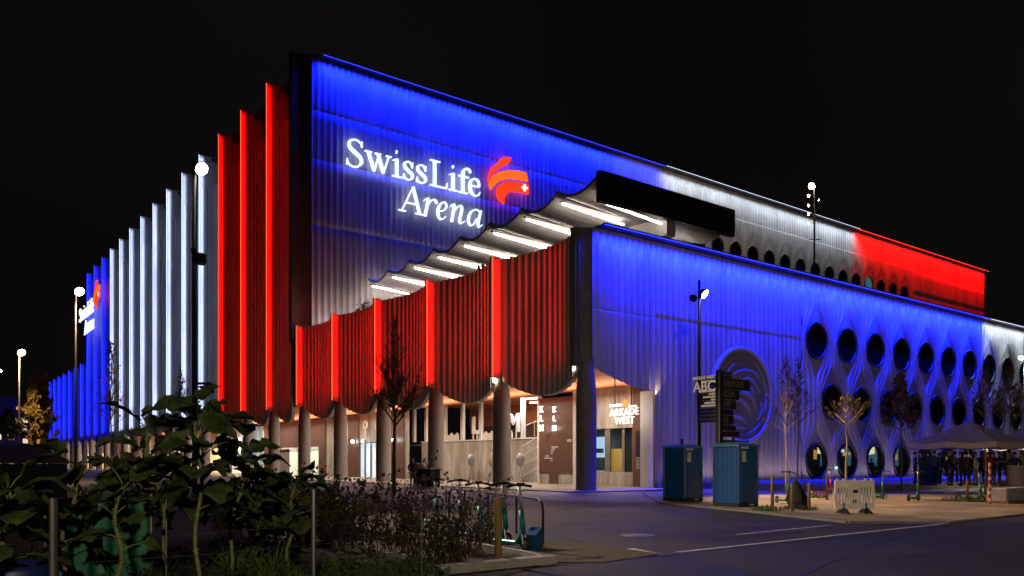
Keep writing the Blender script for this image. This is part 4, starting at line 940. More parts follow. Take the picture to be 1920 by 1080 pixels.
# ================================================================== trees
def tree(label, loc, H, clear, spread, leafm, nleaf, bark='bark', seed=1, r0=.07, leafsz=.09, group='young street trees', up=.75, twigs=5, name='street_tree', leaf_lo=.0, leaf_hi=1.0):
    rg = random.Random(seed); t = thing(name, label, 'tree', loc, world=True, group=group)
    mb = MB(); tips = []; L = Vector(loc)
    n = 9; pts = [L+Vector((.05*math.sin(i*1.3+seed)*i/n, .05*math.cos(i*1.7+seed)*i/n, H*i/n)) for i in range(n+1)]
    mb.tube(pts, [r0*(1-.86*i/n) for i in range(n+1)], 8)
    tw_m = MB()
    def br(p, d, ln, r, dep):
        k = 4; q = [p]; dd = d.copy()
        for i in range(k):
            dd = (dd+Vector((rg.uniform(-.2, .2), rg.uniform(-.2, .2), rg.uniform(-.05, .18)))).normalized(); q.append(q[-1]+dd*ln/k)
        (mb if dep == 0 else tw_m).tube(q, [max(r*(1-.2*i), .007) for i in range(k+1)], 5 if dep < 2 else 3, False)
        for i in range(1, k+1): tips.append(q[i])
        if dep < 2:
            for i in range(twigs if dep == 0 else 4):
                f = rg.uniform(.25, 1); s_ = q[min(k, int(f*k))]; nd = (dd+Vector((rg.uniform(-1, 1), rg.uniform(-1, 1), rg.uniform(-.5, .9)))*.8).normalized(); br(s_, nd, ln*rg.uniform(.35, .6), r*.5, dep+1)
    m = int(14+H*2.6)
    for i in range(m):
        f = i/(m-1); z = clear+(H-clear)*f*.97; az = i*2.4+rg.uniform(-.4, .4); sp = spread*(1-f*.82)*rg.uniform(.75, 1.15)*(.75+.25*math.sin(PI*min(1, f*3)))
        p0 = pts[min(n, int(z/H*n))].lerp(pts[min(n, int(z/H*n)+1)], z/H*n-int(z/H*n)); br(p0, Vector((math.cos(az), math.sin(az), up+f*.8)).normalized(), sp, r0*.42*(1-f*.6), 0)
    tr_ = mb.build('trunk', bark, t, True)
    cw = tw_m
    cw.build('branches', 'twig', t)
    lf = MB(); cand = [q for q in tips if leaf_lo <= (q.z-loc[2]-clear)/(H-clear) <= leaf_hi] or tips
    for i in range(nleaf):
        c = rg.choice(cand)+Vector((rg.gauss(0, .07), rg.gauss(0, .07), rg.gauss(-.02, .07))); e = Euler((rg.uniform(0, 6.3), rg.uniform(0, 6.3), rg.uniform(0, 6.3))).to_matrix(); s_ = leafsz*rg.uniform(.6, 1.3)
        a, b = e @ Vector((s_, 0, 0)), e @ Vector((0, s_*.62, 0)); k = e @ Vector((0, 0, s_*.18))
        lf.add([c-a, c-b*.9+k, c+a, c+b*.9+k], [(0, 1, 2, 3)])
    if nleaf: lf.build('crown', leafm, t)
    return t
def tr(label, px, D, top, clear_py, spread, *a, **k):
    q = at(px, D); return tree(label, tuple(q), zat(top, D), zat(clear_py, D), spread, *a, **k)
tr('young tree with sparse yellow leaves in front of the red draped facade', 739, 38, 598, 800, 2.5, 'leaf_autumn', 380, seed=3, r0=.11, leaf_hi=.35, leafsz=.09, twigs=5, up=.95)
tr('slim bare tree with reddish twigs in front of the relief medallion', 1474, 38, 672, 815, 1.5, 'leaf_dark', 260, 'bark_pale', seed=5, r0=.055, leafsz=.06, twigs=4)
tr('slim dark bare tree right behind the pale stemmed one', 1496, 39, 676, 800, 1.3, 'leaf_dark', 120, 'bark', seed=15, r0=.05, leafsz=.06, twigs=4)
tr('small young tree with pale trunk behind the white barrier', 1587, 34, 742, 800, 1.25, 'leaf_autumn', 130, 'bark_pale', seed=8, r0=.06, leafsz=.06, up=.35, twigs=4)
tr('young tree with dark purple leaves before the round windows', 1690, 41, 704, 810, 1.5, 'leaf_dark', 900, 'bark', seed=11, r0=.06, leafsz=.12, up=.4, twigs=4)
tr('bare young tree with slim pole rising beside the parasol', 1848, 40, 690, 790, 1.5, 'leaf_dark', 160, 'bark_pale', seed=13, r0=.06, leafsz=.06, twigs=4)
tr('bare young tree at the right edge rising over the second parasol', 1893, 45, 690, 800, 1.9, 'leaf_autumn', 300, 'bark', seed=19, r0=.06, leafsz=.08, twigs=4)
tr('slender young tree with few leaves before the white fins', 208, 46, 640, 800, 1.5, 'leaf_autumn', 170, 'bark', seed=23, r0=.06, leafsz=.09, twigs=5)
tr('thin upright sapling catching lamp light before the white fins', 338, 33, 688, 778, .7, 'leaf_autumn', 30, 'bark_pale', seed=29, r0=.04, leafsz=.06, up=1.4, twigs=5)
tr('narrow poplar tree lit warm by the distant street lamp', 60, 72, 700, 835, 2.2, 'leaf_autumn', 1500, 'bark', seed=31, r0=.16, leafsz=.18, up=1.5, twigs=4, group='distant trees on the left')
tr('bushy yellow tree lit warm near the city lights', 84, 76, 705, 835, 2.2, 'leaf_autumn', 1500, 'bark', seed=33, r0=.14, leafsz=.18, up=1.5, twigs=4, group='distant trees on the left')
tr('low green shrubby tree at the far left under the lamp', 14, 60, 770, 830, 1.6, 'weed', 1200, 'bark', seed=35, r0=.1, leafsz=.16, twigs=5, group='distant trees on the left')

# ================================================================== distant flats with lit windows
def flats(label, px0, px1, D, top, seed, group='distant apartment blocks', nwin=26):
    rg = random.Random(seed); a, b = at(px0, D), at(px1, D+14); d = (b-a).normalized(); nn = Vector((-d.y, d.x, 0)); H = zat(top, D); L = (b-a).length
    t = thing('apartment_block', label, 'building', tuple(a), world=True, group=group)
    mb = MB(); mb.prism([tuple(v[:2]) for v in (a, b, b+nn*12, a+nn*12)], 0, H); mb.build('wall', mat('night_render_'+str(seed), (.035, .03, .028), .9), t)
    mb = MB(); mb.prism([tuple(v[:2]) for v in (a-d*.3-nn*.3, b+d*.3-nn*.3, b+d*.3+nn*12.3, a-d*.3+nn*12.3)], H+.01, H+.6); mb.build('roof', 'dark_fascia', t)
    cells = [(i, j) for i in range(int(L/3.2)) for j in range(int(H/3.0))]; rg.shuffle(cells)
    for i, j in cells[:nwin]:
        p0 = a+d*(1+i*3.2)-nn*.06; z = 1.0+j*3.0; wv = rg.choice((1.2, 1.8, 2.4)); mb = MB(); mb.add([tuple(p0+Vector((0, 0, z))), tuple(p0+d*wv+Vector((0, 0, z))), tuple(p0+d*wv+Vector((0, 0, z+1.3))), tuple(p0+Vector((0, 0, z+1.3)))], [(0, 1, 2, 3)])
        mb.ext([], (0, 0, 0)) if False else None
        mb.build('window', rg.choice(('lit_warm', 'lit_warm', 'lit_amber', 'lit_cool')), t)
flats('distant dark apartment block with scattered warm windows left of the poplar', -60, 34, 185, 742, 3)
flats('distant dark apartment block with warm windows behind the yellow tree', 38, 94, 230, 770, 4, nwin=22)

# ================================================================== vegetable garden
def leaf_shape(mb, base, dirv, Ln, Wd, droop, rg, lob=7):
    """one big ruffled leaf with a lobed edge, folded along the midrib"""
    dirv = dirv.normalized(); side = dirv.cross(Vector((0, 0, 1)))
    if side.length < .1: side = Vector((1, 0, 0))
    side.normalize(); side = Matrix.Rotation(rg.gauss(0, .55), 3, dirv) @ side; nu, nv = 9, 7; vs = []; ph = rg.uniform(0, 6); p = base.copy(); d = dirv.copy()
    for i in range(nu):
        u = i/(nu-1); up = side.cross(d).normalized()
        wd = Wd*(math.sin(PI*min(1, .10+u*.86))**.6)*(1+.42*math.sin(u*lob*2.3+ph)*min(1, u*3))*(.35 if u < .12 else 1)
        for j in range(nv):
            v = j/(nv-1)*2-1
            vs.append(p+side*v*wd*.5+up*(.16*wd*abs(v)+.045*math.sin(v*6+u*9+ph)*abs(v)*(Wd*2)))
        d = (d+Vector((0, 0, -droop/(nu-1)))).normalized(); p = p+d*Ln/(nu-1)
    mb.add(vs, [(i*nv+j, i*nv+j+1, (i+1)*nv+j+1, (i+1)*nv+j) for i in range(nu-1) for j in range(nv-1)])
def kale(label, px, D, top, seed, nleaf=18, ls=.40, lean=(0, 0)):
    rg = random.Random(seed); q = at(px, D); H = zat(top, D)-.18; t = thing('kale_plant', label, 'kale plant', tuple(q), world=True, group='tall kale plants')
    mb = MB(); n = 12; ax = [q+Vector((lean[0]*(i/n)**1.5+.03*math.sin(i*.9+seed), lean[1]*(i/n)**1.5+.03*math.cos(i*1.1+seed), H*i/n)) for i in range(n+1)]
    mb.tube(ax, [.024-.008*i/n+.003*(i % 2) for i in range(n+1)], 8)
    lf = MB()
    for k in range(26):
        f = rg.uniform(.15, .8); c = ax[int(f*n)].lerp(ax[min(n, int(f*n)+1)], f*n-int(f*n)); az = rg.uniform(0, 6.3); mb.tube([c, c+Vector((math.cos(az)*.035, math.sin(az)*.035, .012))], [.010, .006], 5)
    nleaf = int(nleaf*1.5); ls *= .95
    for k in range(nleaf):
        f = .58+.42*(k/(nleaf-1)); c = ax[min(n, int(f*n))]; az = k*2.4+rg.uniform(-.4, .4); el = .25+1.1*(f-.58)/.42; d = Vector((math.cos(az), math.sin(az), el)).normalized()
        pl = rg.uniform(.12, .24); e_ = c+d*pl; mb.tube([c, c+d*pl*.5+Vector((0, 0, .015)), e_], [.010, .008, .006], 5)
        leaf_shape(lf, e_, (d+Vector((0, 0, -.15))), ls*rg.uniform(.55, 1.35), ls*rg.uniform(.45, .95), rg.uniform(.7, 1.7), rg)
    mb.build('stalk', 'stalk', t, True); lf.build('foliage', 'leaf_kale', t, True)
kale('tallest kale plant reaching up before the white fins', 372, 8.6, 735, 1, 20, .42)
kale('tall kale plant spreading dark leaves left of the tallest one', 320, 9.4, 780, 2, 12, .42, (-.25, .1))
kale('kale plant with pale stem in front of the green tarpaulin', 222, 8.2, 872, 3, 7, .30)
kale('kale plant over the blue barrel at the bottom left corner', 12, 7.4, 880, 4, 15, .40)
kale('drooping kale plant arching over the dark shed', 110, 8.3, 850, 5, 7, .40, (.15, -.1))
kale('kale plant with a long leaf arching before the red fins', 428, 9.6, 812, 6, 16, .40, (.2, 0))
kale('low kale plant between the shed and the tall stalks', 262, 10.5, 868, 7, 16, .36)
kale('bushy kale plant beside the slim fence post', 540, 10.6, 884, 8, 15, .34, (.1, 0))
kale('dark kale plant behind the bushy one, left of the hedge', 480, 11.2, 872, 9, 16, .36)
# low weeds and ground cover
def tuft(label, px, D, hgt, rad, n, m, seed, name='weed_clump', group='weeds in the garden', z0=0):
    rg = random.Random(seed); q = at(px, D); mb = MB()
    for i in range(n):
        a = rg.uniform(0, 6.3); r = rad*math.sqrt(rg.random()); b = q+Vector((r*math.cos(a), r*math.sin(a), z0)); h = hgt*rg.uniform(.45, 1)*(1-.45*(r/rad)**2); lean = Vector((rg.gauss(0, .28), rg.gauss(0, .28), 1)); wv = rg.uniform(.006, .014)
        c = b+lean*h*.55; e_ = b+lean*h+Vector((rg.gauss(0, .12)*h, rg.gauss(0, .12)*h, -.08*h)); s_ = Vector((math.cos(a+1.3), math.sin(a+1.3), 0))*wv
        mb.add([b-s_, b+s_, c+s_*1.2, c-s_*1.2, e_], [(0, 1, 2, 3), (3, 2, 4)])
        for k in range(3):
            f = rg.uniform(.3, 1); l0 = b.lerp(e_, f); dd = Vector((rg.gauss(0, 1), rg.gauss(0, 1), rg.gauss(.25, .5))).normalized()*rg.uniform(.03, .075); sd = dd.cross(Vector((0, 0, 1)))
            if sd.length < 1e-4: continue
            sd = sd.normalized()*dd.length*.28; mb.add([l0, l0+dd*.5+sd, l0+dd, l0+dd*.5-sd], [(0, 1, 2, 3)])
    return tag(mb.build(name, m, None, False, tuple(q)), label, 'weeds', group)
tuft('bright green feathery herb clump at the bottom edge of the bed', 728, 9.6, .50, .42, 420, 'weed', 41)
tuft('second bright green herb clump left of the planter kerb', 668, 9.3, .42, .34, 260, 'weed', 42)
tuft('yellowish tall weed clump beside the bushy kale', 500, 9.4, .75, .35, 240, 'weed', 43)
tuft('dim weed clump at the foot of the tallest kale', 400, 8.9, .60, .5, 300, 'weed_dark', 44)
tuft('dim weed clump left of the slim fence wire', 300, 9.2, .6, .45, 260, 'weed_dark', 45)
tuft('yellow green weed clump between the kale stalks', 450, 10.2, .7, .4, 240, 'weed', 46)
for k, (px, D, hg, rd_, lb) in enumerate(((775, 10.6, .42, .35, 'bright green herb clump next to the planter kerb corner'), (700, 10.4, .40, .4, 'green herb clump behind the two bright ones'), (620, 9.4, .45, .35, 'green weed clump right of the steel fence post'), (640, 10.6, .5, .4, 'green weed clump before the bed edging'),
        (560, 9.0, .5, .4, 'dim green weed clump left of the steel fence post'), (350, 8.2, .4, .35, 'dim green weed clump under the tallest kale stalk'), (250, 8.4, .45, .4, 'dim green weed clump beside the green tarpaulin'))): tuft(lb, px, D, hg, rd_, 300, 'weed', 141+k)
tuft('small grass tuft at the stake beside the barrier', 1533, 34.5, .28, .55, 120, 'weed', 47, 'grass_tuft', 'grass tufts on the pavement', .05)
tuft('small grass tuft right behind the white barrier', 1640, 34.5, .32, .5, 120, 'weed', 48, 'grass_tuft', 'grass tufts on the pavement', .05)
tuft('grass tuft around the stake by the green scooter', 1816, 31.5, .30, 1.0, 260, 'weed', 49, 'grass_tuft', 'grass tufts on the pavement', .05)
tuft('grass tuft at the kerb corner of the tree square', 1440, 25.6, .22, .5, 140, 'weed', 50, 'grass_tuft', 'grass tufts on the pavement', .05)
tuft('grass tuft under the two front stakes', 1500, 26, .2, .6, 160, 'weed_dark', 51, 'grass_tuft', 'grass tufts on the pavement', .05)
mb = MB(); rg = random.Random(5)
for i in range(9000):
    px, D = rg.uniform(-40, 830), rg.uniform(7.0, 13.5)
    if px > 560 and D > 11.5: continue
    q = at(px, D); s_ = rg.uniform(.02, .06); z = abs(rg.gauss(0, .12)); e = Euler((rg.uniform(-.8, .8), rg.uniform(-.8, .8), rg.uniform(0, 6.3))).to_matrix(); a, b = e @ Vector((s_, 0, 0)), e @ Vector((0, s_*.6, 0)); q = q+Vector((0, 0, z+.02)); mb.add([q-a, q-b, q+a, q+b], [(0, 1, 2, 3)])
o = mb.build('ground_cover', 'weed_dark', None); o['kind'] = 'stuff'
# rose and twig shrubs
def shrub(label, px, D, H, rad, seed, n=34, leaves=260, lm='rose_leaf', group='bare rose shrubs', spread=.55, sz=.035):
    rg = random.Random(seed); q = at(px, D); t = thing('rose_shrub', label, 'shrub', tuple(q), world=True, group=group); mb = MB(); tips = []
    for i in range(n):
        a = rg.uniform(0, 6.3); r = rad*.55*math.sqrt(rg.random()); b = q+Vector((r*math.cos(a), r*math.sin(a), 0)); d = Vector((rg.gauss(0, spread*.4), rg.gauss(0, spread*.4), 1)).normalized(); h = H*rg.uniform(.40, 1.0)*(1.35 if rg.random() < .15 else 1); pts = [b]
        for k in range(5): d = (d+Vector((rg.gauss(0, .13), rg.gauss(0, .13), rg.gauss(0, .04)))).normalized(); pts.append(pts[-1]+d*h/5)
        mb.tube(pts, [.009, .008, .007, .006, .005, .003], 4, False); tips += pts[2:]
        for k in range(5):
            s_ = rg.choice(pts[1:]); d2 = Vector((rg.gauss(0, 1), rg.gauss(0, 1), rg.uniform(0, 1.1))).normalized()*h*rg.uniform(.10, .28); mb.tube([s_, s_+d2*.5+Vector((0, 0, .02)), s_+d2], [.005, .004, .002], 3, False); tips += [s_+d2, s_+d2*.6]
    mb.build('stems', 'twig', t); lf = MB()
    for i in range(leaves):
        c = rg.choice(tips)+Vector((rg.gauss(0, .03), rg.gauss(0, .03), rg.gauss(0, .03))); e = Euler((rg.uniform(0, 6.3), rg.uniform(0, 6.3), rg.uniform(0, 6.3))).to_matrix(); s_ = sz*rg.uniform(.6, 1.4); a, b = e @ Vector((s_, 0, 0)), e @ Vector((0, s_*.65, 0)); lf.add([c-a, c-b, c+a, c+b], [(0, 1, 2, 3)])
    lf.build('foliage', lm, t)
sh = [(880, 13.8, 1.15, .5, 'rose shrub with long twigs in front of the leftmost turquoise scooter'), (835, 14.8, 1.25, .55, 'rose shrub around the half hidden green scooter'), (800, 13.0, 1.05, .6, 'dense dark rose shrub above the planter kerb'),
      (760, 15.5, 1.2, .6, 'rose shrub at the foot of the yellow leaved tree'), (725, 13.6, 1.15, .65, 'broad rose shrub behind the bright herb clump'), (690, 16.5, 1.35, .6, 'rose shrub with pale tips before the glass doors'), (650, 14.4, 1.2, .6, 'rose shrub right of the steel fence post'),
      (612, 16.8, 1.35, .6, 'rose shrub before the white shutter'), (850, 12.2, .8, .45, 'low rose shrub on the corner of the planter'), (905, 16.5, 1.2, .5, 'thin rose shrub behind the timber post'), (770, 18.5, 1.15, .7, 'rose shrub before the standing guests'), (560, 18, 1.2, .6, 'dark rose shrub left of the white shutter')]
for k, (px, D, H, rad, lb) in enumerate(sh): shrub(lb, px, D, H, rad, 60+k, 34, 330 if k % 3 == 1 else 210)
hd = [(590, 15.2, 'dense'), (630, 17.2, 'mid'), (520, 16, 'left'), (460, 17, 'far')]
for k, (px, D, _) in enumerate(hd): shrub(['evergreen clump behind the steel fence post', 'evergreen clump between post and rose twigs', 'evergreen clump beside the bushy kale', 'evergreen clump under the glazed entrance'][k], px, D, 1.25, .9, 80+k, 26, 1500, 'weed_dark', 'evergreen garden clumps', .8, .05)

# ================================================================== people
def person_mesh(seed, female=False, arm='down', hold_cup=False):
    rg = random.Random(seed); V, E, Rr, Tg = [], [], [], []
    def v(p, r, tg, par=None):
        V.append(p); Rr.append(r); Tg.append(tg)
        if par is not None: E.append((par, len(V)-1))
        return len(V)-1
    sw = .19 if not female else .17; st = rg.uniform(-.06, .06)
    pel = v((0, 0, .95), (.15, .115), 'j'); wa = v((0, .01, 1.12), (.145, .105), 'j', pel); ch = v((0, .0, 1.32), (.165, .115), 'j', wa); nk0 = v((0, .0, 1.47), (.075, .07), 'j', ch)
    nk = v((0, -.01, 1.53), (.052, .055), 's', nk0); hd = v((0, -.025, 1.61), (.072, .085), 's', nk); h2 = v((0, -.02, 1.68), (.078, .095), 's', hd); v((0, -.01, 1.745), (.055, .07), 's', h2); v((0, -.125, 1.62), (.014, .016), 's', hd)
    for s in (-1, 1): v((s*.083, -.01, 1.63), (.010, .022), 's', hd)
    for s in (-1, 1):
        sh_ = v((s*sw, .01, 1.42), (.065, .065), 'j', ch)
        if arm == 'down' or (arm == 'one' and s < 0): el, wr = (s*(sw+.06), .03, 1.14), (s*(sw+.07), -.04, .90); hdv = Vector((0, -.03, -1))
        elif arm == 'pocket': el, wr = (s*(sw+.10), .07, 1.15), (s*(sw-.0), -.10, .98); hdv = Vector((-s*.3, -.3, -.7))
        else: el, wr = (s*(sw+.05), .0, 1.13), (s*(sw-.07), -.24, 1.20); hdv = Vector((-s*.45, -.7, .2))
        e_ = v(el, (.052, .052), 'j', sh_); w_ = v(wr, (.033, .033), 'j', e_); hdv.normalize(); sd = hdv.cross(Vector((1, 0, 0)) if abs(hdv.x) < .8 else Vector((0, 1, 0))).normalized()
        wv = Vector(wr); pm = v(tuple(wv+hdv*.055), (.034, .018), 's', w_); kn = v(tuple(wv+hdv*.09), (.034, .016), 's', pm)
        up_ = sd.cross(hdv).normalized()
        for k in range(4):
            o = sd*(k-1.5)*.021; L = (.062, .075, .07, .055)[k]; f1 = v(tuple(wv+hdv*(.10+L*.45)+o+up_*.006), (.0085, .0085), 's', kn); v(tuple(wv+hdv*(.10+L*.8)+o+up_*.03), (.0075, .0075), 's', f1)
        th = v(tuple(wv+hdv*.05+sd*-.045+up_*.015), (.010, .010), 's', pm); v(tuple(wv+hdv*.085+sd*-.058+up_*.03), (.009, .009), 's', th)
        hp_ = v((s*.095, 0, .88), (.10, .10), 't', pel); kx = v((s*(.11+st*.3), -.015+st*s, .49), (.062, .065), 't', hp_); an = v((s*(.12+st*.5), .02+st*s*1.5, .10), (.042, .045), 't', kx); hl = v((s*(.12+st*.5), .02+st*s*1.5, .045), (.045, .043), 'b', an); v((s*(.14+st*.5), -.14+st*s*1.5, .035), (.04, .032), 'b', hl)
    me = bpy.data.meshes.new('body'); me.from_pydata(V, E, []); ob = bpy.data.objects.new('body', me); col.objects.link(ob)
    md = ob.modifiers.new('skin', 'SKIN'); md.use_smooth_shade = True
    lay = me.skin_vertices[0].data
    for i, r in enumerate(Rr): lay[i].radius = r; lay[i].use_root = (i == 0)
    sb = ob.modifiers.new('sub', 'SUBSURF'); sb.levels = 1; sb.render_levels = 1
    bpy.context.view_layer.update(); ev = ob.evaluated_get(bpy.context.evaluated_depsgraph_get()); nm = bpy.data.meshes.new_from_object(ev); bpy.data.objects.remove(ob); nm.name = 'body'
    nm.materials.clear()
    for k in ('skin', 'black', 'black', 'rubber'): nm.materials.append(M[k])
    P_ = np.array(V); idx = {'s': 0, 'j': 1, 't': 2, 'b': 3}
    for f in nm.polygons:
        c = np.array(f.center); f.material_index = idx[Tg[int(np.argmin(((P_-c)**2).sum(1)/np.array([max(r)+.03 for r in Rr]))) ]]
        f.use_smooth = True
    return nm
for nm_, cc in (('coat_navy', (.02, .03, .07)), ('coat_black', (.012, .012, .014)), ('coat_grey', (.10, .10, .11)), ('coat_brown', (.09, .05, .03)), ('coat_blue', (.03, .07, .22)), ('coat_red', (.28, .03, .02)), ('coat_beige', (.30, .24, .17)), ('coat_white', (.5, .48, .45)), ('jeans', (.03, .05, .10)), ('trousers', (.02, .02, .022)), ('trousers_pale', (.22, .20, .18))):
    M[nm_] = mat(nm_, cc, .9, var=.15, scale=12, bump=.2)
bodies = [person_mesh(1, False, 'down'), person_mesh(2, True, 'bent'), person_mesh(3, False, 'one'), person_mesh(4, True, 'pocket'), person_mesh(5, False, 'pocket')]
hm = {}
def hair_mesh(long):
    if long not in hm:
        mb = MB(); mb.ball((0, .012, 1.70), .100, 12, (.92, 1.08, .95)); mb.v = [(x, y if y > -.07 else y*.6-.03, z) for x, y, z in mb.v]
        if long: mb.tube([(0, .06, 1.70), (0, .085, 1.58), (0, .08, 1.46)], [.085, .09, .05], 10)
        o = mb.build('hair', 'hair', None, True); hm[long] = o.data; bpy.data.objects.remove(o)
    return hm[long]
def person(label, loc, rz, body, coat, legs, hair='hair', long=False, s=1.0, group=None):
    t = thing('person', label, 'person', loc, rz, group)
    o = bpy.data.objects.new('body', bodies[body]); col.objects.link(o); o.parent = t
    for k, m in ((1, coat), (2, legs)): o.material_slots[k].link = 'OBJECT'; o.material_slots[k].material = M[m]
    h = bpy.data.objects.new('hair', hair_mesh(long)); col.objects.link(h); h.parent = t; h.material_slots[0].link = 'OBJECT'; h.material_slots[0].material = M[hair]
    t.scale = (s, s, s*1.0); return t
gz_ = .40; G_ = 'guests under the parasols'
ppl = [(1716, 46, 40, 0, 'coat_blue', 'jeans', 'hair', 0, 'person in bright blue jacket left of the round table'), (1727, 44, 200, 1, 'coat_navy', 'trousers', 'hair', 1, 'person with long hair in navy coat beside the blue jacket'),
       (1752, 45, 120, 2, 'coat_blue', 'trousers', 'hair', 0, 'person in blue jacket seen against a lit round window'), (1762, 47, 250, 3, 'coat_black', 'jeans', 'hair', 0, 'person in black coat with hands in pockets by the blue bin'),
       (1780, 44, 30, 0, 'coat_black', 'jeans', 'hair_fair', 0, 'fair haired person in black coat near the parasol pole'), (1790, 46, 300, 4, 'coat_grey', 'trousers', 'hair', 0, 'person in grey coat left of the parasol pole'),
       (1802, 43, 180, 1, 'coat_black', 'trousers', 'hair', 1, 'person with long dark hair in black coat at the middle of the platform'), (1812, 45.5, 90, 2, 'coat_brown', 'trousers', 'hair', 0, 'person in brown jacket right of the parasol pole'),
       (1829, 44, 20, 0, 'coat_white', 'trousers_pale', 'hair', 0, 'person in white top among the dark coats'), (1840, 46, 150, 4, 'coat_brown', 'trousers', 'hair_fair', 0, 'fair haired person in brown coat by the slim tree'),
       (1852, 43.5, 260, 3, 'coat_red', 'trousers', 'hair', 1, 'person in red jacket behind the taped post'), (1862, 45, 330, 1, 'coat_black', 'jeans', 'hair_fair', 1, 'person with long fair hair in black jacket'),
       (1874, 47, 60, 0, 'coat_navy', 'trousers', 'hair', 0, 'person in navy jacket under the far parasol edge'), (1890, 44.5, 200, 2, 'coat_beige', 'jeans', 'hair', 0, 'person in beige coat near the right edge'),
       (1903, 43.5, 100, 4, 'coat_navy', 'trousers', 'hair', 0, 'person in long navy coat turning to the bar'), (1916, 46, 300, 1, 'coat_beige', 'trousers', 'hair_fair', 1, 'person in beige jacket cut by the photo edge')]
for px, D, rz, bd, ct, lg, hr, lo, lb in ppl: person(lb, tuple(at(px, D-3.5, gz_)), R_(rz), bd, ct, lg, hr, bool(lo), rnd.uniform(.95, 1.04), G_)
person('person in dark jacket and pale trousers standing by the black counter', tuple(gp(774, 913, .06)), R_(-20), 4, 'coat_black', 'trousers_pale', 'hair', False, 1.0, 'guests in the arcade')
person('person in dark hood standing behind the black counter', tuple(at(797, 56, .06)), R_(10), 0, 'coat_brown', 'trousers', 'hair', True, 1.0, 'guests in the arcade')
q = at(796, 50); t = thing('serving_counter', 'black serving counter with white bags before the gallery wall', 'counter', (q.x, q.y, .06), world=True)
mb = MB(); mb.bbox((q.x-.3, q.y-1.2, .06), (q.x+.4, q.y+.9, 1.15), .02); mb.build('body', 'black', t)
mb = MB(); mb.box((q.x-.36, q.y-1.25, 1.152), (q.x+.45, q.y+.95, 1.2)); mb.build('top', 'grey_sc', t)
mb = MB(); mb.box((q.x-.32, q.y-.7, .5), (q.x-.302, q.y-.2, .85)); mb.build('notice', 'label', t)
for k, (dy, lb) in enumerate(((.6, 'white bag on the far end of the black counter'), (1.1, 'second white bag beyond the first on the counter'))):
    mb = MB(); mb.ball((q.x, q.y+dy-.3, 1.36), .26, 10, (.9, 1.2, .65)); tag(mb.build('bag', 'coat_white', None, True, (q.x, q.y+dy-.3, 1.2)), lb, 'bag', 'bags on the counter')
for px, D, lb in ((905, 62, 'person leaning on the terrace parapet above the red facade'), (897, 63, 'second person at the terrace parapet above the red facade')):
    person(lb, tuple(Vector((31.6, onX(px, 31.6), 13.45))), R_(-80), 1, 'coat_black', 'trousers', 'hair', True, 1.0, 'people on the roof terrace')
for px, lb in ((1742, 'person on the roof terrace left of the small lamp'), (1752, 'person on the roof terrace beside the small lamp'), (1797, 'person at the far end of the roof terrace'), (1809, 'person nearest the end of the roof terrace wall')):
    person(lb, (onY(px, 33.6), 33.6, 13.45), R_(20), 0, 'coat_black', 'trousers', 'hair', False, 1.0, 'people on the roof terrace')
# round bistro tables folded up against the gallery wall
for px, py, lb in ((883, 853, 'round white bistro table top standing folded left of the yellow one'), (922, 850, 'round yellowish bistro table top before the gallery wall'), (975, 860, 'grey folded bistro table at the foot of the stairs')):
    y, z = wallX(px, py, 36.6); t = thing('folding_table', lb, 'table', (36.6, y, .06), world=True, group='folded bistro tables')
    mb = MB(); mb.lathe([(.001, -.02), (.5, -.02), (.52, 0), (.5, .02), (.001, .02)], (36.6, y, 1.75), 24, 'X'); mb.build('tabletop', 'coat_beige' if px == 922 else 'grey_sc', t, True)
    for s in (-.3, .3): mb = MB(); mb.tube([(36.65, y+s, .06), (36.65, y-s*.4, 1.7)], .02, 6); mb.build('leg', 'steel', t)
# people seen in the bar
for k, (x, ct) in enumerate(((53.2, 'coat_grey'), (57.0, 'coat_beige'), (61.1, 'coat_brown'), (64.6, 'coat_navy'))):
    person(['person in grey behind the first round window of the bar', 'person in beige behind the second round window of the bar', 'person in brown behind the third round window of the bar', 'person in navy behind the fourth round window of the bar'][k], (x, 34.6+.3*k, .1), R_(60+70*k), k % 5, ct, 'jeans', 'hair', k == 1, 1.0, 'guests inside the bar')
# shrubs on the terrace edge
for px, s_, lb in ((688, .5, 'small dark potted shrub on the terrace edge above the red facade'), (676, .4, 'smaller potted shrub next to it on the terrace edge')):
    y = onX(px, 31.3); rg = random.Random(int(px)); t = thing('potted_shrub', lb, 'shrub', (31.3, y, 13.45), world=True, group='potted shrubs on the terrace')
    mb = MB(); mb.lathe([(.001, 0), (.22, 0), (.28, .5), (.25, .5), (.001, .45)], (31.3, y, 13.45), 12); mb.build('pot', 'rubber', t, True); mb = MB()
    for i in range(260):
        c = Vector((31.3+rg.gauss(0, s_*.6), y+rg.gauss(0, s_*.6), 14.2+abs(rg.gauss(0, s_)))); e = Euler((rg.uniform(0, 6), rg.uniform(0, 6), rg.uniform(0, 6))).to_matrix(); a, b = e @ Vector((.09, 0, 0)), e @ Vector((0, .06, 0)); mb.add([c-a, c-b, c+a, c+b], [(0, 1, 2, 3)])
    mb.build('foliage', 'weed_dark', t)
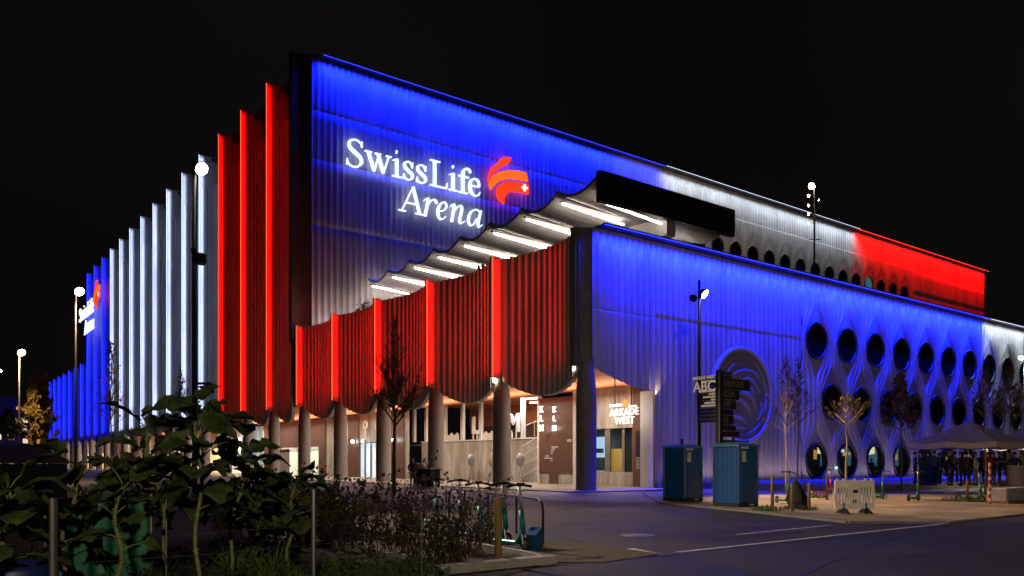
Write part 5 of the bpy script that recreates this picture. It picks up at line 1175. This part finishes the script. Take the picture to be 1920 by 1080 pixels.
# ================================================================== parasols over the bar deck
def parasol(label, px, D, W, zt_, ze):
    q = at(px, D); t = thing('parasol', label, 'parasol', (q.x, q.y, .4), world=True, group='large white parasols')
    mb = MB(); h = W/2; n = 8; ring = []
    for k in range(8):
        a = PI/4*k+PI/8*0; r = h*(1.18 if k % 2 else 1.0); ring.append(Vector((q.x+math.cos(a)*r, q.y+math.sin(a)*r, ze)))
    vs = [(q.x, q.y, zt_)]
    for f in (.5, 1):
        for k in range(16):
            a, b = ring[(k//2) % 8], ring[(k//2+1) % 8]; p_ = a if k % 2 == 0 else (a+b)/2; z = zt_+(ze-zt_)*(f**.85)-(.10*f if k % 2 else 0); vs.append((q.x+(p_.x-q.x)*f, q.y+(p_.y-q.y)*f, z))
    for k in range(16): x, y, z = vs[17+k]; vs.append((x, y, z-.28))
    fs = [(0, 1+k, 1+(k+1) % 16) for k in range(16)]+[(1+k, 17+k, 17+(k+1) % 16, 1+(k+1) % 16) for k in range(16)]+[(17+k, 33+k, 33+(k+1) % 16, 17+(k+1) % 16) for k in range(16)]
    mb.add(vs, fs); mb.build('canopy', 'parasol', t)
    mb = MB(); mb.tube([(q.x, q.y, .4), (q.x, q.y, zt_-.03)], .045, 10); mb.build('pole', 'steel', t)
    for k in range(8): r = ring[k]; mb = MB(); mb.tube([(q.x, q.y, zt_-.12), (q.x+(r.x-q.x)*.97, q.y+(r.y-q.y)*.97, ze-.05)], .018, 5); mb.build('rib', 'white_steel', t)
    mb = MB(); mb.bbox((q.x-.45, q.y-.45, .4), (q.x+.45, q.y+.45, .5), .02); mb.build('base', 'concrete_dark', t)
parasol('white parasol with a pointed top standing over the dark coated guests', 1818, 42, 5.2, 3.75, 2.62)
parasol('second white parasol cut by the right edge of the photo', 1950, 44, 5.2, 3.75, 2.62)
for px, D, lb, m in ((1742, 41, 'blue round bin among the guests on the platform', 'blue_barrel'), (1905, 40, 'pale serving table at the right end of the platform', 'parasol')):
    q = at(px, D); mb = MB(); mb.lathe([(.001, 0), (.36, 0), (.40, .05), (.40, .95), (.43, .96), (.43, 1.02), (.001, 1.02)], (q.x, q.y, .4), 18); tag(mb.build('round_bin' if m == 'blue_barrel' else 'bar_table', m, None, True, (q.x, q.y, .4)), lb, 'bin' if m == 'blue_barrel' else 'table')
for k, px in enumerate((1825, 1870, 1912)):
    q = at(px, 45.5, 2.9); mb = MB(); mb.ball(tuple(q), .08, 8); mb.tube([q+Vector((0, 0, .06)), q+Vector((0, 0, .22))], .012, 5)
    o = tag(mb.build('hanging_bulb', em('bar_bulb_'+str(k), (1, .86, .62), 12), None, True, tuple(q)), ['hanging bulb lamp near the first parasol pole', 'hanging bulb lamp between the two parasols', 'hanging bulb lamp under the second parasol'][k], 'lamp', 'bulb lamps under the parasols')
    lamp_point('bulb_light', tuple(q-Vector((0, 0, .15))), 110, (1, .8, .55), .1)
